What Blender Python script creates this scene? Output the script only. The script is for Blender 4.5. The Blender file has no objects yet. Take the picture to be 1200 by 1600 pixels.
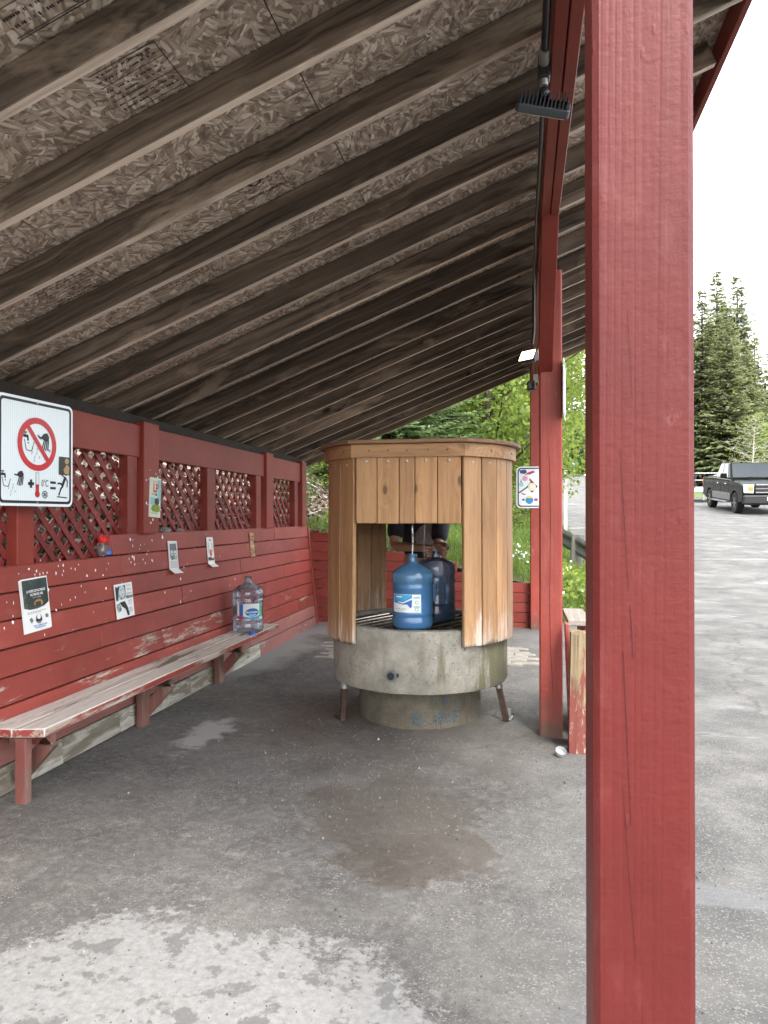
import bpy, bmesh, math, random
import numpy as np
from mathutils import Vector, Matrix, noise as mnoise
R = math.radians
random.seed(7)
rng = np.random.default_rng(7)
SC = bpy.context.scene
COL = SC.collection

# ------------------------------------------------------------------ camera, sky, sun, exposure
YAW = R(10.97)
cam_d = bpy.data.cameras.new('camera')
cam = bpy.data.objects.new('camera', cam_d)
COL.objects.link(cam)
cam.location = (0, 0, 1.38)
cam.rotation_euler = (R(90.35), 0, YAW)
cam_d.sensor_fit = 'VERTICAL'
cam_d.sensor_height = 24.0
cam_d.lens = 24.0 * 1109 / 1600
cam_d.clip_start = 0.05
cam_d.clip_end = 2000
SC.camera = cam

SUN_EL, SUN_AZ = R(52), R(150)          # azimuth clockwise from +Y
world = bpy.data.worlds.new('World'); SC.world = world; world.use_nodes = True
wn = world.node_tree; wn.nodes.clear()
wo = wn.nodes.new('ShaderNodeOutputWorld'); wb = wn.nodes.new('ShaderNodeBackground')
sky = wn.nodes.new('ShaderNodeTexSky'); sky.sky_type = 'NISHITA'; sky.sun_disc = False
sky.sun_elevation = SUN_EL; sky.sun_rotation = SUN_AZ; sky.air_density = 1.0; sky.dust_density = 1.5
tc = wn.nodes.new('ShaderNodeTexCoord')
nz = wn.nodes.new('ShaderNodeTexNoise'); nz.inputs['Scale'].default_value = 2.6; nz.inputs['Detail'].default_value = 6
nz.inputs['Roughness'].default_value = 0.55
mp = wn.nodes.new('ShaderNodeMapping'); mp.inputs['Scale'].default_value = (1, 1, 2.2)
wn.links.new(tc.outputs['Generated'], mp.inputs['Vector']); wn.links.new(mp.outputs[0], nz.inputs['Vector'])
rp = wn.nodes.new('ShaderNodeValToRGB'); rp.color_ramp.elements[0].position = 0.36; rp.color_ramp.elements[1].position = 0.56
wn.links.new(nz.outputs['Fac'], rp.inputs[0])
mx = wn.nodes.new('ShaderNodeMix'); mx.data_type = 'RGBA'
wn.links.new(rp.outputs[0], mx.inputs[0]); wn.links.new(sky.outputs[0], mx.inputs[6])
mx.inputs[7].default_value = (8.2, 8.0, 7.7, 1)
wn.links.new(mx.outputs[2], wb.inputs['Color']); wb.inputs['Strength'].default_value = 0.13
wn.links.new(wb.outputs[0], wo.inputs[0])

sun_d = bpy.data.lights.new('sun', 'SUN'); sun_d.energy = 0.9; sun_d.angle = R(14); sun_d.color = (1, 0.95, 0.88)
sun = bpy.data.objects.new('sun', sun_d); COL.objects.link(sun)
_sd = Vector((math.sin(SUN_AZ) * math.cos(SUN_EL), math.cos(SUN_AZ) * math.cos(SUN_EL), math.sin(SUN_EL)))
sun.rotation_euler = _sd.to_track_quat('Z', 'Y').to_euler(); sun.location = _sd * 30
SC.view_settings.view_transform = 'Standard'; SC.view_settings.look = 'None'
SC.view_settings.gamma = 1; SC.view_settings.use_curve_mapping = False
SC.view_settings.exposure = 2.32
SC.cycles.max_bounces = 8; SC.cycles.diffuse_bounces = 4; SC.cycles.transparent_max_bounces = 24
SC.cycles.use_adaptive_sampling = True; SC.cycles.adaptive_threshold = 0.03; SC.cycles.caustics_reflective = False; SC.cycles.caustics_refractive = False

# ------------------------------------------------------------------ helpers: node materials
class NT:
    def __init__(s, name):
        s.m = bpy.data.materials.new(name); s.m.use_nodes = True
        s.t = s.m.node_tree; s.t.nodes.clear()
        s.out = s.t.nodes.new('ShaderNodeOutputMaterial')
    def n(s, typ, ins=None, out=0, **props):
        nd = s.t.nodes.new(typ)
        for k, v in props.items(): setattr(nd, k, v)
        for k, v in (ins or {}).items(): s.put(nd.inputs[k], v)
        return nd.outputs[out]
    def put(s, sock, v):
        if isinstance(v, bpy.types.NodeSocket): s.t.links.new(v, sock)
        else:
            if isinstance(v, (tuple, list)) and len(v) == 3 and sock.type == 'RGBA': v = (*v, 1)
            sock.default_value = v
    def obj(s, rand=10.0):
        o = s.n('ShaderNodeTexCoord', out=3)
        if not rand: return o
        r = s.n('ShaderNodeObjectInfo', out=5)
        q = s.n('ShaderNodeMath', {0: r, 1: rand}, operation='MULTIPLY')
        return s.n('ShaderNodeVectorMath', {0: o, 1: q}, operation='ADD')
    def rnd(s): return s.n('ShaderNodeObjectInfo', out=5)
    def map(s, v, sc=(1, 1, 1), rot=(0, 0, 0), loc=(0, 0, 0)):
        return s.n('ShaderNodeMapping', {'Vector': v, 'Scale': sc, 'Rotation': rot, 'Location': loc})
    def noise(s, v, scale, detail=4, rough=0.55, dist=0, out=0):
        return s.n('ShaderNodeTexNoise', {'Vector': v, 'Scale': scale, 'Detail': detail, 'Roughness': rough, 'Distortion': dist}, out=out)
    def vor(s, v, scale, out=0, feature='F1', rand=1.0):
        return s.n('ShaderNodeTexVoronoi', {'Vector': v, 'Scale': scale, 'Randomness': rand}, out=out, feature=feature)
    def ramp(s, f, stops, interp='LINEAR'):
        nd = s.t.nodes.new('ShaderNodeValToRGB'); s.put(nd.inputs[0], f); cr = nd.color_ramp; cr.interpolation = interp
        while len(cr.elements) < len(stops): cr.elements.new(0.5)
        for e, (p, c) in zip(cr.elements, stops):
            e.position = p; e.color = (c, c, c, 1) if isinstance(c, (int, float)) else (*c[:3], 1)
        return nd.outputs[0]
    def mix(s, f, a, b, blend='MIX'):
        nd = s.t.nodes.new('ShaderNodeMix'); nd.data_type = 'RGBA'; nd.blend_type = blend
        s.put(nd.inputs[0], f); s.put(nd.inputs[6], a); s.put(nd.inputs[7], b); return nd.outputs[2]
    def math(s, op, a, b=0.0, c=0.0): return s.n('ShaderNodeMath', {0: a, 1: b, 2: c}, operation=op)
    def mul(s, a, b): return s.math('MULTIPLY', a, b)
    def bump(s, h, strength=0.3, dist=0.01):
        return s.n('ShaderNodeBump', {'Height': h, 'Strength': strength, 'Distance': dist})
    def bsdf(s, col, rough=0.7, normal=None, **kw):
        ins = {'Base Color': col, 'Roughness': rough}
        if normal is not None: ins['Normal'] = normal
        for k, v in kw.items(): ins[k.replace('_', ' ')] = v
        b = s.n('ShaderNodeBsdfPrincipled', ins); s.t.links.new(b, s.out.inputs[0]); return s.m
    def surf(s, sh): s.t.links.new(sh, s.out.inputs[0]); return s.m
    def sep(s, v, i): return s.n('ShaderNodeSeparateXYZ', {0: v}, out=i)

AX = {'X': (0.03, 1, 1), 'Y': (1, 0.03, 1), 'Z': (1, 1, 0.03)}
def wood_mat(name, dark, light, axis='Y', rough=0.75, knots=0.5, grain=55, bump=0.35, tint=0.35, blotch=None, bl_scale=3.0, bl_range=(0.5, 0.7), thin=None, ring=0.35, kscale=5.0, finish=None):
    s = NT(name); o = s.obj()
    ko = s.map(o, tuple((0.0 if 'XYZ'[i] == thin else 0.5 if a < 0.5 else 1) for i, a in enumerate(AX[axis])))
    kd = s.vor(ko, kscale); kc = s.n('ShaderNodeSeparateColor', {0: s.vor(ko, kscale, out=1)}, out=0)
    kon = s.ramp(kc, [(0.50, 0), (0.55, 1)])
    v = s.map(o, AX[axis])
    w = s.noise(o, 2.2, 2)
    swirl = s.mul(s.mul(s.ramp(kd, [(0.03, 1), (0.38, 0)]), kon), 0.045 if knots else 0.0)
    vw = s.n('ShaderNodeVectorMath', {0: v, 1: s.math('ADD', s.mul(w, 0.06), swirl)}, operation='ADD')
    g1 = s.noise(vw, grain, 6, 0.65)
    g2 = s.noise(vw, grain * 0.22, 2, 0.5, 0.4)
    rg = s.math('PINGPONG', s.mul(g2, 9.0), 1.0)
    f = s.math('ADD', s.mul(g1, 0.55), s.math('ADD', s.mul(g2, 0.45 - ring * 0.45), s.mul(rg, ring * 0.45)))
    c = s.ramp(f, [(0.34, dark), (0.5, tuple((a + b) / 2 for a, b in zip(dark, light))), (0.66, light)])
    if blotch:
        bm = s.ramp(s.noise(s.map(o, tuple(0.25 if a < 0.5 else 1 for a in AX[axis])), bl_scale * 1.6, 6, 0.65, 0.5), [(bl_range[0], 0), (bl_range[1], 1)])
        c = s.mix(bm, c, s.mix(0.75, c, blotch))
    if knots:
        km = s.mul(s.ramp(kd, [(0.05, 1), (0.085, 0.85), (0.10, 0.3), (0.16, 0)]), kon)
        c = s.mix(s.mul(km, knots), c, tuple(x * 0.25 for x in dark))
    if finish: c = finish(s, o, c, g1)
    rv = s.n('ShaderNodeMapRange', {0: s.rnd(), 3: 1 - tint, 4: 1 + tint})
    c = s.mix(1.0, c, s.n('ShaderNodeCombineColor', {0: rv, 1: rv, 2: rv}), 'MULTIPLY')
    return s.bsdf(c, rough, s.bump(f, bump, 0.006))

def red_mat(name, axis='Y', wear=0.0, base=(0.262, 0.052, 0.040), zworn=None, rough=0.5, chalk=0.25, bump=0.4, saw=False, grime=False):
    s = NT(name); o = s.obj(); raw = s.n('ShaderNodeTexCoord', out=3)
    v = s.map(o, AX[axis])
    g = s.noise(v, 38, 5, 0.6, 0.3)
    big = s.noise(o, 1.7, 4, 0.6)
    c = s.ramp(big, [(0.3, tuple(x * 0.80 for x in base)), (0.7, tuple(x * 1.18 for x in base))])
    c = s.mix(s.ramp(g, [(0.55, 0), (0.8, 0.30)]), c, tuple(x * 0.55 for x in base))
    ch = s.ramp(s.noise(s.map(o, tuple(0.4 if a < 0.5 else 1 for a in AX[axis])), 9, 6, 0.7), [(0.55, 0), (0.8, 1)])
    c = s.mix(s.mul(ch, chalk), c, (0.42, 0.20, 0.19))
    h = s.math('ADD', s.mul(g, 0.6), s.mul(s.noise(o, 90, 3), 0.25))
    if saw:                                   # saw marks across a rough-sawn post
        vz = s.map(o, (0.25, 0.25, 1))
        sm = s.noise(vz, 70, 3, 0.6)
        h = s.math('ADD', h, s.mul(sm, 0.22))
        big_ = s.noise(s.map(o, (1, 1, 0.6)), 13, 5, 0.6); h = s.math('ADD', h, s.mul(big_, 0.9))
        gl_ = s.math('PINGPONG', s.mul(s.noise(s.map(o, (1, 1, 0.012)), 9, 2, 0.4, 0.0), 40.0), 1.0)   # raised grain under the paint
        h = s.math('ADD', h, s.mul(s.ramp(gl_, [(0.0, 0), (0.6, 1)]), 0.13))
        dr = s.ramp(s.vor(s.map(o, (1, 1, 0.35)), 38), [(0.06, 1), (0.16, 0)]); dz_ = s.ramp(s.noise(o, 5, 2), [(0.56, 0), (0.62, 1)])
        h = s.math('ADD', h, s.mul(s.mul(dr, dz_), 0.35))                                             # paint runs and blisters
        sc_ = s.mul(s.ramp(s.noise(s.map(o, (1, 1, 0.5)), 16, 6, 0.75), [(0.60, 0), (0.70, 1)]), s.ramp(s.noise(o, 2.0, 2), [(0.52, 0), (0.64, 0.6)]))
        c = s.mix(sc_, c, (0.34, 0.21, 0.21))
    if wear:
        wm = s.noise(s.map(o, tuple(0.14 if a < 0.5 else 1 for a in AX[axis])), 20, 8, 0.78)
        lo = s.noise(o, 1.1, 2)
        thr = s.ramp(s.math('ADD', s.mul(wm, 0.6), s.mul(lo, 0.4)), [(0.635 - wear * 0.25, 0), (0.675 - wear * 0.25, 0.9)])
        wood = s.ramp(s.noise(v, 50, 4), [(0.3, (0.30, 0.26, 0.21)), (0.7, (0.55, 0.50, 0.43))])
        c = s.mix(thr, c, wood)
        h = s.math('SUBTRACT', h, s.mul(thr, 0.5))
    if grime:                                 # splashed mud along the foot
        zz = s.sep(raw, 2)
        gm = s.math('SUBTRACT', s.mul(s.noise(o, 7, 5, 0.7), 0.5), s.mul(s.math('ADD', zz, 1.45), 1.0))
        c = s.mix(s.ramp(gm, [(0.02, 0), (0.2, 0.8)]), c, (0.10, 0.08, 0.06))
    rv = s.n('ShaderNodeMapRange', {0: s.rnd(), 3: 0.86, 4: 1.14})
    c = s.mix(1.0, c, s.n('ShaderNodeCombineColor', {0: rv, 1: rv, 2: rv}), 'MULTIPLY')
    return s.bsdf(c, rough, s.bump(h, bump, 0.005), Specular_IOR_Level=0.28)

def plain(name, col, rough=0.6, metal=0.0, var=0.12, scale=12, bump=0.0, **kw):
    s = NT(name); o = s.obj()
    nz = s.noise(o, scale, 4, 0.6)
    c = s.ramp(nz, [(0.25, tuple(x * (1 - var) for x in col)), (0.75, tuple(min(1, x * (1 + var)) for x in col))])
    return s.bsdf(c, rough, s.bump(nz, bump, 0.004) if bump else None, Metallic=metal, **kw)

def leaf_mat(name, c0, c1, c2, trans=0.35):
    s = NT(name)
    t = s.n('ShaderNodeAttribute', out=2, attribute_name='tint')
    c = s.ramp(t, [(0.0, c0), (0.5, c1), (1.0, c2)])
    d = s.n('ShaderNodeBsdfPrincipled', {'Base Color': c, 'Roughness': 0.55})
    tr = s.n('ShaderNodeBsdfTranslucent', {'Color': s.mix(0.5, c, tuple(min(1, x * 1.6) for x in c2))})
    return s.surf(s.n('ShaderNodeMixShader', {0: trans, 1: d, 2: tr}))

# ------------------------------------------------------------------ helpers: meshes
class MB:
    def __init__(s): s.v = []; s.f = []; s.mi = []
    def add(s, vs, fs, mi=0):
        k = len(s.v); s.v += [tuple(p) for p in vs]; s.f += [tuple(i + k for i in q) for q in fs]; s.mi += [mi] * len(fs); return s
    def box(s, c, d, M=None, mi=0):
        x, y, z = d[0] / 2, d[1] / 2, d[2] / 2; c = Vector(c)
        vs = [Vector((a * x, b * y, e * z)) for a in (-1, 1) for b in (-1, 1) for e in (-1, 1)]
        vs = [((M @ p) if M is not None else p) + c for p in vs]
        return s.add(vs, [(0, 1, 3, 2), (4, 6, 7, 5), (0, 4, 5, 1), (2, 3, 7, 6), (0, 2, 6, 4), (1, 5, 7, 3)], mi)
    def bar(s, a, b, w, h, mi=0, up=(0, 0, 1)):      # rectangular bar from a to b
        a, b = Vector(a), Vector(b); d = (b - a); L = d.length; d.normalize()
        u = Vector(up)
        if abs(d.dot(u)) > 0.98: u = Vector((0, 1, 0))
        sx = d.cross(u).normalized(); sz = sx.cross(d)
        M = Matrix((sx, d, sz)).transposed()
        return s.box((a + b) / 2, (w, L, h), M, mi)
    def tube(s, pts, r, n=10, mi=0, cap=True):
        pts = [Vector(p) for p in pts]; rs = r if isinstance(r, (list, tuple)) else [r] * len(pts)
        k = len(s.v); prev = None; vs = []
        for i, p in enumerate(pts):
            d = (pts[min(i + 1, len(pts) - 1)] - pts[max(i - 1, 0)]).normalized()
            if prev is None:
                u = Vector((0, 0, 1)) if abs(d.z) < 0.9 else Vector((1, 0, 0))
                x = d.cross(u).normalized()
            else: x = (prev - d * prev.dot(d)).normalized()
            prev = x; y = d.cross(x)
            vs += [p + (x * math.cos(2 * math.pi * j / n) + y * math.sin(2 * math.pi * j / n)) * rs[i] for j in range(n)]
        fs = [(i * n + j, i * n + (j + 1) % n, (i + 1) * n + (j + 1) % n, (i + 1) * n + j) for i in range(len(pts) - 1) for j in range(n)]
        if cap: fs += [tuple(range(n))[::-1], tuple((len(pts) - 1) * n + j for j in range(n))]
        return s.add(vs, fs, mi)
    def lathe(s, prof, n=32, c=(0, 0, 0), mi=0, closed=False):
        c = Vector(c); m = len(prof)
        vs = [c + Vector((r * math.cos(2 * math.pi * j / n), r * math.sin(2 * math.pi * j / n), z)) for r, z in prof for j in range(n)]
        fs = [(i * n + j, i * n + (j + 1) % n, (i + 1) * n + (j + 1) % n, (i + 1) * n + j) for i in range(m - 1) for j in range(n)]
        if closed: fs += [((m - 1) * n + j, (m - 1) * n + (j + 1) % n, (j + 1) % n, j) for j in range(n)]
        else: fs += [tuple(range(n))[::-1], tuple((m - 1) * n + j for j in range(n))]
        return s.add(vs, fs, mi)
    def prism(s, poly, z0, z1, M=None, mi=0):
        n = len(poly)
        vs = [Vector((x, y, z0)) for x, y in poly] + [Vector((x, y, z1)) for x, y in poly]
        if M is not None: vs = [M @ p for p in vs]
        return s.add(vs, [tuple(range(n))[::-1], tuple(range(n, 2 * n))] + [(i, (i + 1) % n, n + (i + 1) % n, n + i) for i in range(n)], mi)
    def mesh(s, name, mats, smooth=False, bevel=0.0, seg=1):
        me = bpy.data.meshes.new(name); me.from_pydata(s.v, [], s.f)
        for m in (mats if isinstance(mats, (list, tuple)) else [mats]): me.materials.append(m)
        me.polygons.foreach_set('material_index', s.mi)
        bm = bmesh.new(); bm.from_mesh(me)
        bmesh.ops.recalc_face_normals(bm, faces=bm.faces)
        if bevel:
            es = [e for e in bm.edges if len(e.link_faces) == 2 and e.calc_face_angle(0) > 0.6]
            bmesh.ops.bevel(bm, geom=es, offset=bevel, segments=seg, profile=0.6, affect='EDGES', clamp_overlap=True)
        bm.to_mesh(me); bm.free()
        if smooth:
            me.polygons.foreach_set('use_smooth', [True] * len(me.polygons))
            me.set_sharp_from_angle(angle=R(smooth if smooth > 1 else 35))
        me.update(); return me
    def build(s, name, mats, parent=None, smooth=False, bevel=0.0, seg=1):
        return link(name, s.mesh(name, mats, smooth, bevel, seg), parent)

def link(name, me, parent=None, M=None):
    o = bpy.data.objects.new(name, me); COL.objects.link(o)
    if parent is not None: o.parent = parent
    if M is not None: o.matrix_local = M
    return o
def tag(o, label=None, cat=None, group=None, kind=None):
    if label: o['label'] = label
    if cat: o['category'] = cat
    if group: o['group'] = group
    if kind: o['kind'] = kind
    return o
def empty(name, loc=(0, 0, 0), rz=0.0, label=None, cat=None, group=None):
    o = bpy.data.objects.new(name, None); COL.objects.link(o); o.location = loc; o.rotation_euler = (0, 0, rz)
    o.empty_display_size = 0.1
    return tag(o, label, cat, group)
def board_mesh(name, size, mat, bevel=0.004):
    return MB().box((0, 0, 0), size).mesh(name, mat, bevel=bevel)
_bm = {}
def plank(name, c, size, mat, parent, M=None, bevel=0.004):
    key = (name, tuple(round(x, 4) for x in size), tuple(m.name for m in mat) if isinstance(mat, (list, tuple)) else mat.name, bevel)
    if key not in _bm: _bm[key] = board_mesh(name, size, mat, bevel)
    T = Matrix.Translation(c)
    return link(name, _bm[key], parent, T @ M.to_4x4() if M is not None else T)
def quads(name, V, mat, tints=None):
    """V: n x 4 x 3 array"""
    n = len(V); me = bpy.data.meshes.new(name)
    me.vertices.add(n * 4); me.vertices.foreach_set('co', V.reshape(-1).astype(np.float32))
    me.loops.add(n * 4); me.loops.foreach_set('vertex_index', np.arange(n * 4, dtype=np.int32))
    me.polygons.add(n); me.polygons.foreach_set('loop_start', np.arange(0, n * 4, 4, dtype=np.int32))
    if tints is not None:
        a = me.attributes.new('tint', 'FLOAT', 'FACE'); a.data.foreach_set('value', np.asarray(tints, np.float32))
    me.materials.append(mat); me.update(calc_edges=True); me.validate(); return me
def rand_dirs(n, r=rng):
    v = r.normal(size=(n, 3)); return v / np.linalg.norm(v, axis=1)[:, None]
def leaf_quads(P, size, r=rng, aspect=0.6, up=0.0):
    """leaf shaped quads (kite) at P, random orientation"""
    n = len(P); d = rand_dirs(n, r); d[:, 2] *= (1 - up); d /= np.linalg.norm(d, axis=1)[:, None]
    e = np.cross(d, rand_dirs(n, r)); e /= np.linalg.norm(e, axis=1)[:, None] + 1e-9
    sz = np.asarray(size) * r.uniform(0.6, 1.3, n)
    a = d * sz[:, None] * 0.5; b = e * sz[:, None] * 0.5 * aspect
    return np.stack([P - a, P - a * 0.1 + b, P + a, P - a * 0.1 - b], 1)
def text_mesh(txt, size, mat, align='CENTER', bold=0.0, extrude=0.0, space=1.0):
    cu = bpy.data.curves.new('t', 'FONT'); cu.body = txt; cu.size = size; cu.align_x = align; cu.align_y = 'CENTER'
    cu.offset = bold; cu.extrude = extrude; cu.space_character = space; cu.resolution_u = 3
    ob = bpy.data.objects.new('t', cu); COL.objects.link(ob)
    dg = bpy.context.evaluated_depsgraph_get(); me = bpy.data.meshes.new_from_object(ob.evaluated_get(dg))
    bpy.data.objects.remove(ob); bpy.data.curves.remove(cu)
    me.materials.clear(); me.materials.append(mat); return me
def flat(name, poly, mat, parent, w=0.001, cx=0, cy=0):
    """flat polygon lying in the parent's local xy plane at height w"""
    me = bpy.data.meshes.new(name); me.from_pydata([(x + cx, y + cy, w) for x, y in poly], [], [tuple(range(len(poly)))])
    me.materials.append(mat); return link(name, me, parent)
def rect(x0, y0, x1, y1): return [(x0, y0), (x1, y0), (x1, y1), (x0, y1)]
def circ(r, n=24, cx=0, cy=0, ry=None): return [(cx + r * math.cos(2 * math.pi * i / n), cy + (ry or r) * math.sin(2 * math.pi * i / n)) for i in range(n)]
def rrect(w, h, r, n=5):
    p = []
    for sx, sy, a0 in ((1, 1, 0), (-1, 1, 90), (-1, -1, 180), (1, -1, 270)):
        for i in range(n + 1):
            a = R(a0 + 90 * i / n); p.append((sx * (w / 2 - r) + r * math.cos(a), sy * (h / 2 - r) + r * math.sin(a)))
    return p
def ring_flat(name, ro, ri, mat, parent, w, cx=0, cy=0, n=40):
    vs = [(cx + ro * math.cos(2 * math.pi * i / n), cy + ro * math.sin(2 * math.pi * i / n), w) for i in range(n)] + \
         [(cx + ri * math.cos(2 * math.pi * i / n), cy + ri * math.sin(2 * math.pi * i / n), w) for i in range(n)]
    me = bpy.data.meshes.new(name); me.from_pydata(vs, [], [(i, (i + 1) % n, n + (i + 1) % n, n + i) for i in range(n)])
    me.materials.append(mat); return link(name, me, parent)
def strip(p, q, w):                                   # 2D thick line as polygon
    dx, dy = q[0] - p[0], q[1] - p[1]; L = math.hypot(dx, dy); nx, ny = -dy / L * w / 2, dx / L * w / 2
    return [(p[0] + nx, p[1] + ny), (p[0] - nx, p[1] - ny), (q[0] - nx, q[1] - ny), (q[0] + nx, q[1] + ny)]
def flats(name, polys, mat, parent, w=0.001):
    vs, fs = [], []
    for po in polys:
        k = len(vs); vs += [(x, y, w) for x, y in po]; fs.append(tuple(range(k, k + len(po))))
    me = bpy.data.meshes.new(name); me.from_pydata(vs, [], fs); me.materials.append(mat); return link(name, me, parent)
def put_text(txt, size, mat, parent, x, y, w=0.001, bold=0.0, name='lettering', rot=0.0, sx=1.0, align='CENTER', space=1.0):
    me = text_mesh(txt, size, mat, align, bold, space=space)
    return link(name, me, parent, Matrix.Translation((x, y, w)) @ Matrix.Rotation(rot, 4, 'Z') @ Matrix.Diagonal((sx, 1, 1, 1)))
# frames for flat things: local x = reading direction, y = up, z = outwards
FACE_PX = Matrix(((0, 0, 1), (1, 0, 0), (0, 1, 0)))     # faces +X
FACE_NY = Matrix(((1, 0, 0), (0, 0, -1), (0, 1, 0)))    # faces -Y
def orient(o, loc, M): o.matrix_local = Matrix.Translation(loc) @ M.to_4x4(); return o
def smooth01(a, b, x):
    t = min(1, max(0, (x - a) / (b - a))); return t * t * (3 - 2 * t)
# ------------------------------------------------------------------ materials
def ground_material():
    s = NT('asphalt_ground'); o = s.obj(0)
    x, y = s.sep(o, 0), s.sep(o, 1)
    fine = s.noise(o, 160, 4, 0.7); med = s.noise(o, 24, 5, 0.65); big = s.noise(o, 1.6, 5, 0.6); huge = s.noise(o, 0.45, 4, 0.6)
    agg = s.vor(o, 190, out=1)                              # aggregate stones, one tone each
    aggv = s.n('ShaderNodeSeparateColor', {0: agg}, out=0)
    c = s.ramp(med, [(0.28, (0.050, 0.047, 0.044)), (0.5, (0.088, 0.083, 0.078)), (0.72, (0.150, 0.143, 0.134))])
    c = s.mix(s.ramp(big, [(0.38, 0), (0.66, 0.6)]), c, (0.175, 0.166, 0.152))
    c = s.mix(s.ramp(s.noise(o, 7, 6, 0.7), [(0.5, 0), (0.68, 0.55)]), c, (0.062, 0.057, 0.051))
    c = s.mix(s.ramp(s.noise(s.map(o, loc=(3, 8, 0)), 10, 6, 0.72), [(0.56, 0), (0.7, 0.6)]), c, (0.25, 0.24, 0.225))
    c = s.mix(s.mul(s.ramp(aggv, [(0.86, 0), (0.97, 0.6)]), s.ramp(s.noise(o, 5, 3), [(0.42, 0.15), (0.62, 1)])), c, (0.31, 0.30, 0.285))
    c = s.mix(s.ramp(aggv, [(0.04, 0.5), (0.14, 0)]), c, (0.05, 0.047, 0.043))
    def ell(cx, cy, rx, ry, amp=0.5, sc=3.5):
        dx = s.math('DIVIDE', s.math('SUBTRACT', x, cx), rx); dy = s.math('DIVIDE', s.math('SUBTRACT', y, cy), ry)
        d = s.math('SQRT', s.math('ADD', s.mul(dx, dx), s.mul(dy, dy)))
        nn = s.math('SUBTRACT', s.noise(o, sc, 8, 0.68), 0.5)
        return s.math('ADD', d, s.mul(nn, amp))
    # dust and fine gravel lying along the wall and out in the yard
    dust = s.math('ADD', s.mul(s.math('SUBTRACT', -2.02, x), 1.0), s.mul(s.math('SUBTRACT', big, 0.5), 1.2))
    dust = s.mul(s.ramp(dust, [(0.0, 0), (0.35, 1)]), s.ramp(s.mul(y, 0.1), [(0.52, 0), (0.62, 1)]))
    c = s.mix(s.mul(dust, 0.85), c, s.ramp(fine, [(0.3, (0.20, 0.20, 0.195)), (0.7, (0.36, 0.36, 0.35))]))
    yard = s.math('ADD', s.math('SUBTRACT', x, 0.10), s.mul(s.math('SUBTRACT', big, 0.5), 1.6))
    yard = s.ramp(s.math('ADD', yard, 0.45), [(0.0, 0), (1.0, 1)])
    yc = s.ramp(s.noise(o, 2.3, 7, 0.65), [(0.34, (0.068, 0.068, 0.066)), (0.5, (0.112, 0.111, 0.107)), (0.66, (0.175, 0.171, 0.162))])
    yc = s.mix(s.ramp(aggv, [(0.8, 0), (0.95, 0.5)]), yc, (0.30, 0.30, 0.29))
    yc = s.mix(s.ramp(aggv, [(0.04, 0.6), (0.14, 0)]), yc, (0.09, 0.09, 0.09))
    crack = s.ramp(s.vor(s.n('ShaderNodeVectorMath', {0: o, 1: s.mul(s.noise(o, 1.3, 5), 1.4)}, operation='ADD'), 0.30, feature='DISTANCE_TO_EDGE'), [(0.004, 1), (0.012, 0)])
    yc = s.mix(s.mul(crack, 0.6), yc, (0.07, 0.07, 0.07))
    c = s.mix(yard, c, yc)
    # bleached dry concrete at the near end, with damp spots
    dry = s.ramp(s.math('ADD', ell(-1.0, 0.8, 1.22, 1.5, 0.55, 3.2), s.mul(s.math('SUBTRACT', s.noise(o, 26, 6, 0.75), 0.5), 0.30)), [(0.96, 1), (1.01, 0)])
    spots = s.ramp(s.noise(o, 9.5, 6, 0.66), [(0.54, 0), (0.585, 1)])
    spots2 = s.ramp(s.vor(s.n('ShaderNodeVectorMath', {0: o, 1: s.mul(s.noise(o, 9, 3), 0.12)}, operation='ADD'), 9), [(0.10, 0.9), (0.17, 0)])
    spk = s.math('MAXIMUM', spots, spots2)
    dc = s.ramp(s.noise(o, 40, 6, 0.7), [(0.3, (0.18, 0.178, 0.171)), (0.7, (0.29, 0.286, 0.276))])
    dc = s.mix(s.mul(spk, 0.72), dc, (0.105, 0.103, 0.098))
    c = s.mix(dry, c, dc)
    pale = s.ramp(ell(-1.98, 4.25, 0.14, 0.40, 2.6, 7), [(0.6, 0.9), (1.1, 0)])
    c = s.mix(s.mul(pale, 0.8), c, (0.36, 0.355, 0.34))
    # wet brown run-off from the fountain
    wet1 = s.ramp(ell(-0.40, 2.86, 0.36, 0.28, 2.6, 2.6), [(0.75, 0.9), (1.05, 0)])
    wet2 = s.ramp(ell(-0.62, 3.3, 0.42, 0.60, 2.4, 2.4), [(0.6, 0.8), (1.2, 0)])
    wet3 = s.ramp(ell(-0.80, 4.7, 1.05, 1.15, 1.6, 2.2), [(0.60, 0.6), (1.3, 0)])
    wet = s.math('MAXIMUM', s.math('MAXIMUM', wet1, wet2), wet3)
    c = s.mix(s.mul(wet, 0.58), c, s.mix(med, (0.042, 0.035, 0.026), (0.088, 0.072, 0.052)))
    wy = s.ramp(s.noise(s.map(o, (0.5, 1.3, 1), rot=(0, 0, 0.5)), 1.1, 5, 0.6), [(0.60, 0), (0.64, 1)])
    wy = s.mul(wy, yard)
    c = s.mix(s.mul(wy, 0.45), c, (0.10, 0.105, 0.115))
    rr_ = s.math('SQRT', s.math('ADD', s.math('POWER', s.math('ADD', x, 0.697), 2.0), s.math('POWER', s.math('SUBTRACT', y, 4.907), 2.0)))
    seam = s.math('ABSOLUTE', s.math('ADD', s.math('SUBTRACT', rr_, 0.80), s.mul(s.math('SUBTRACT', s.noise(o, 6, 4), 0.5), 0.05)))
    c = s.mix(s.mul(s.ramp(seam, [(0.003, 1), (0.010, 0)]), s.ramp(s.noise(o, 3.1, 3), [(0.42, 0), (0.55, 0.7)])), c, (0.045, 0.042, 0.038))
    gloss = s.math('MAXIMUM', wet, wy)
    rough = s.math('SUBTRACT', 0.88, s.mul(gloss, 0.52))
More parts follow.
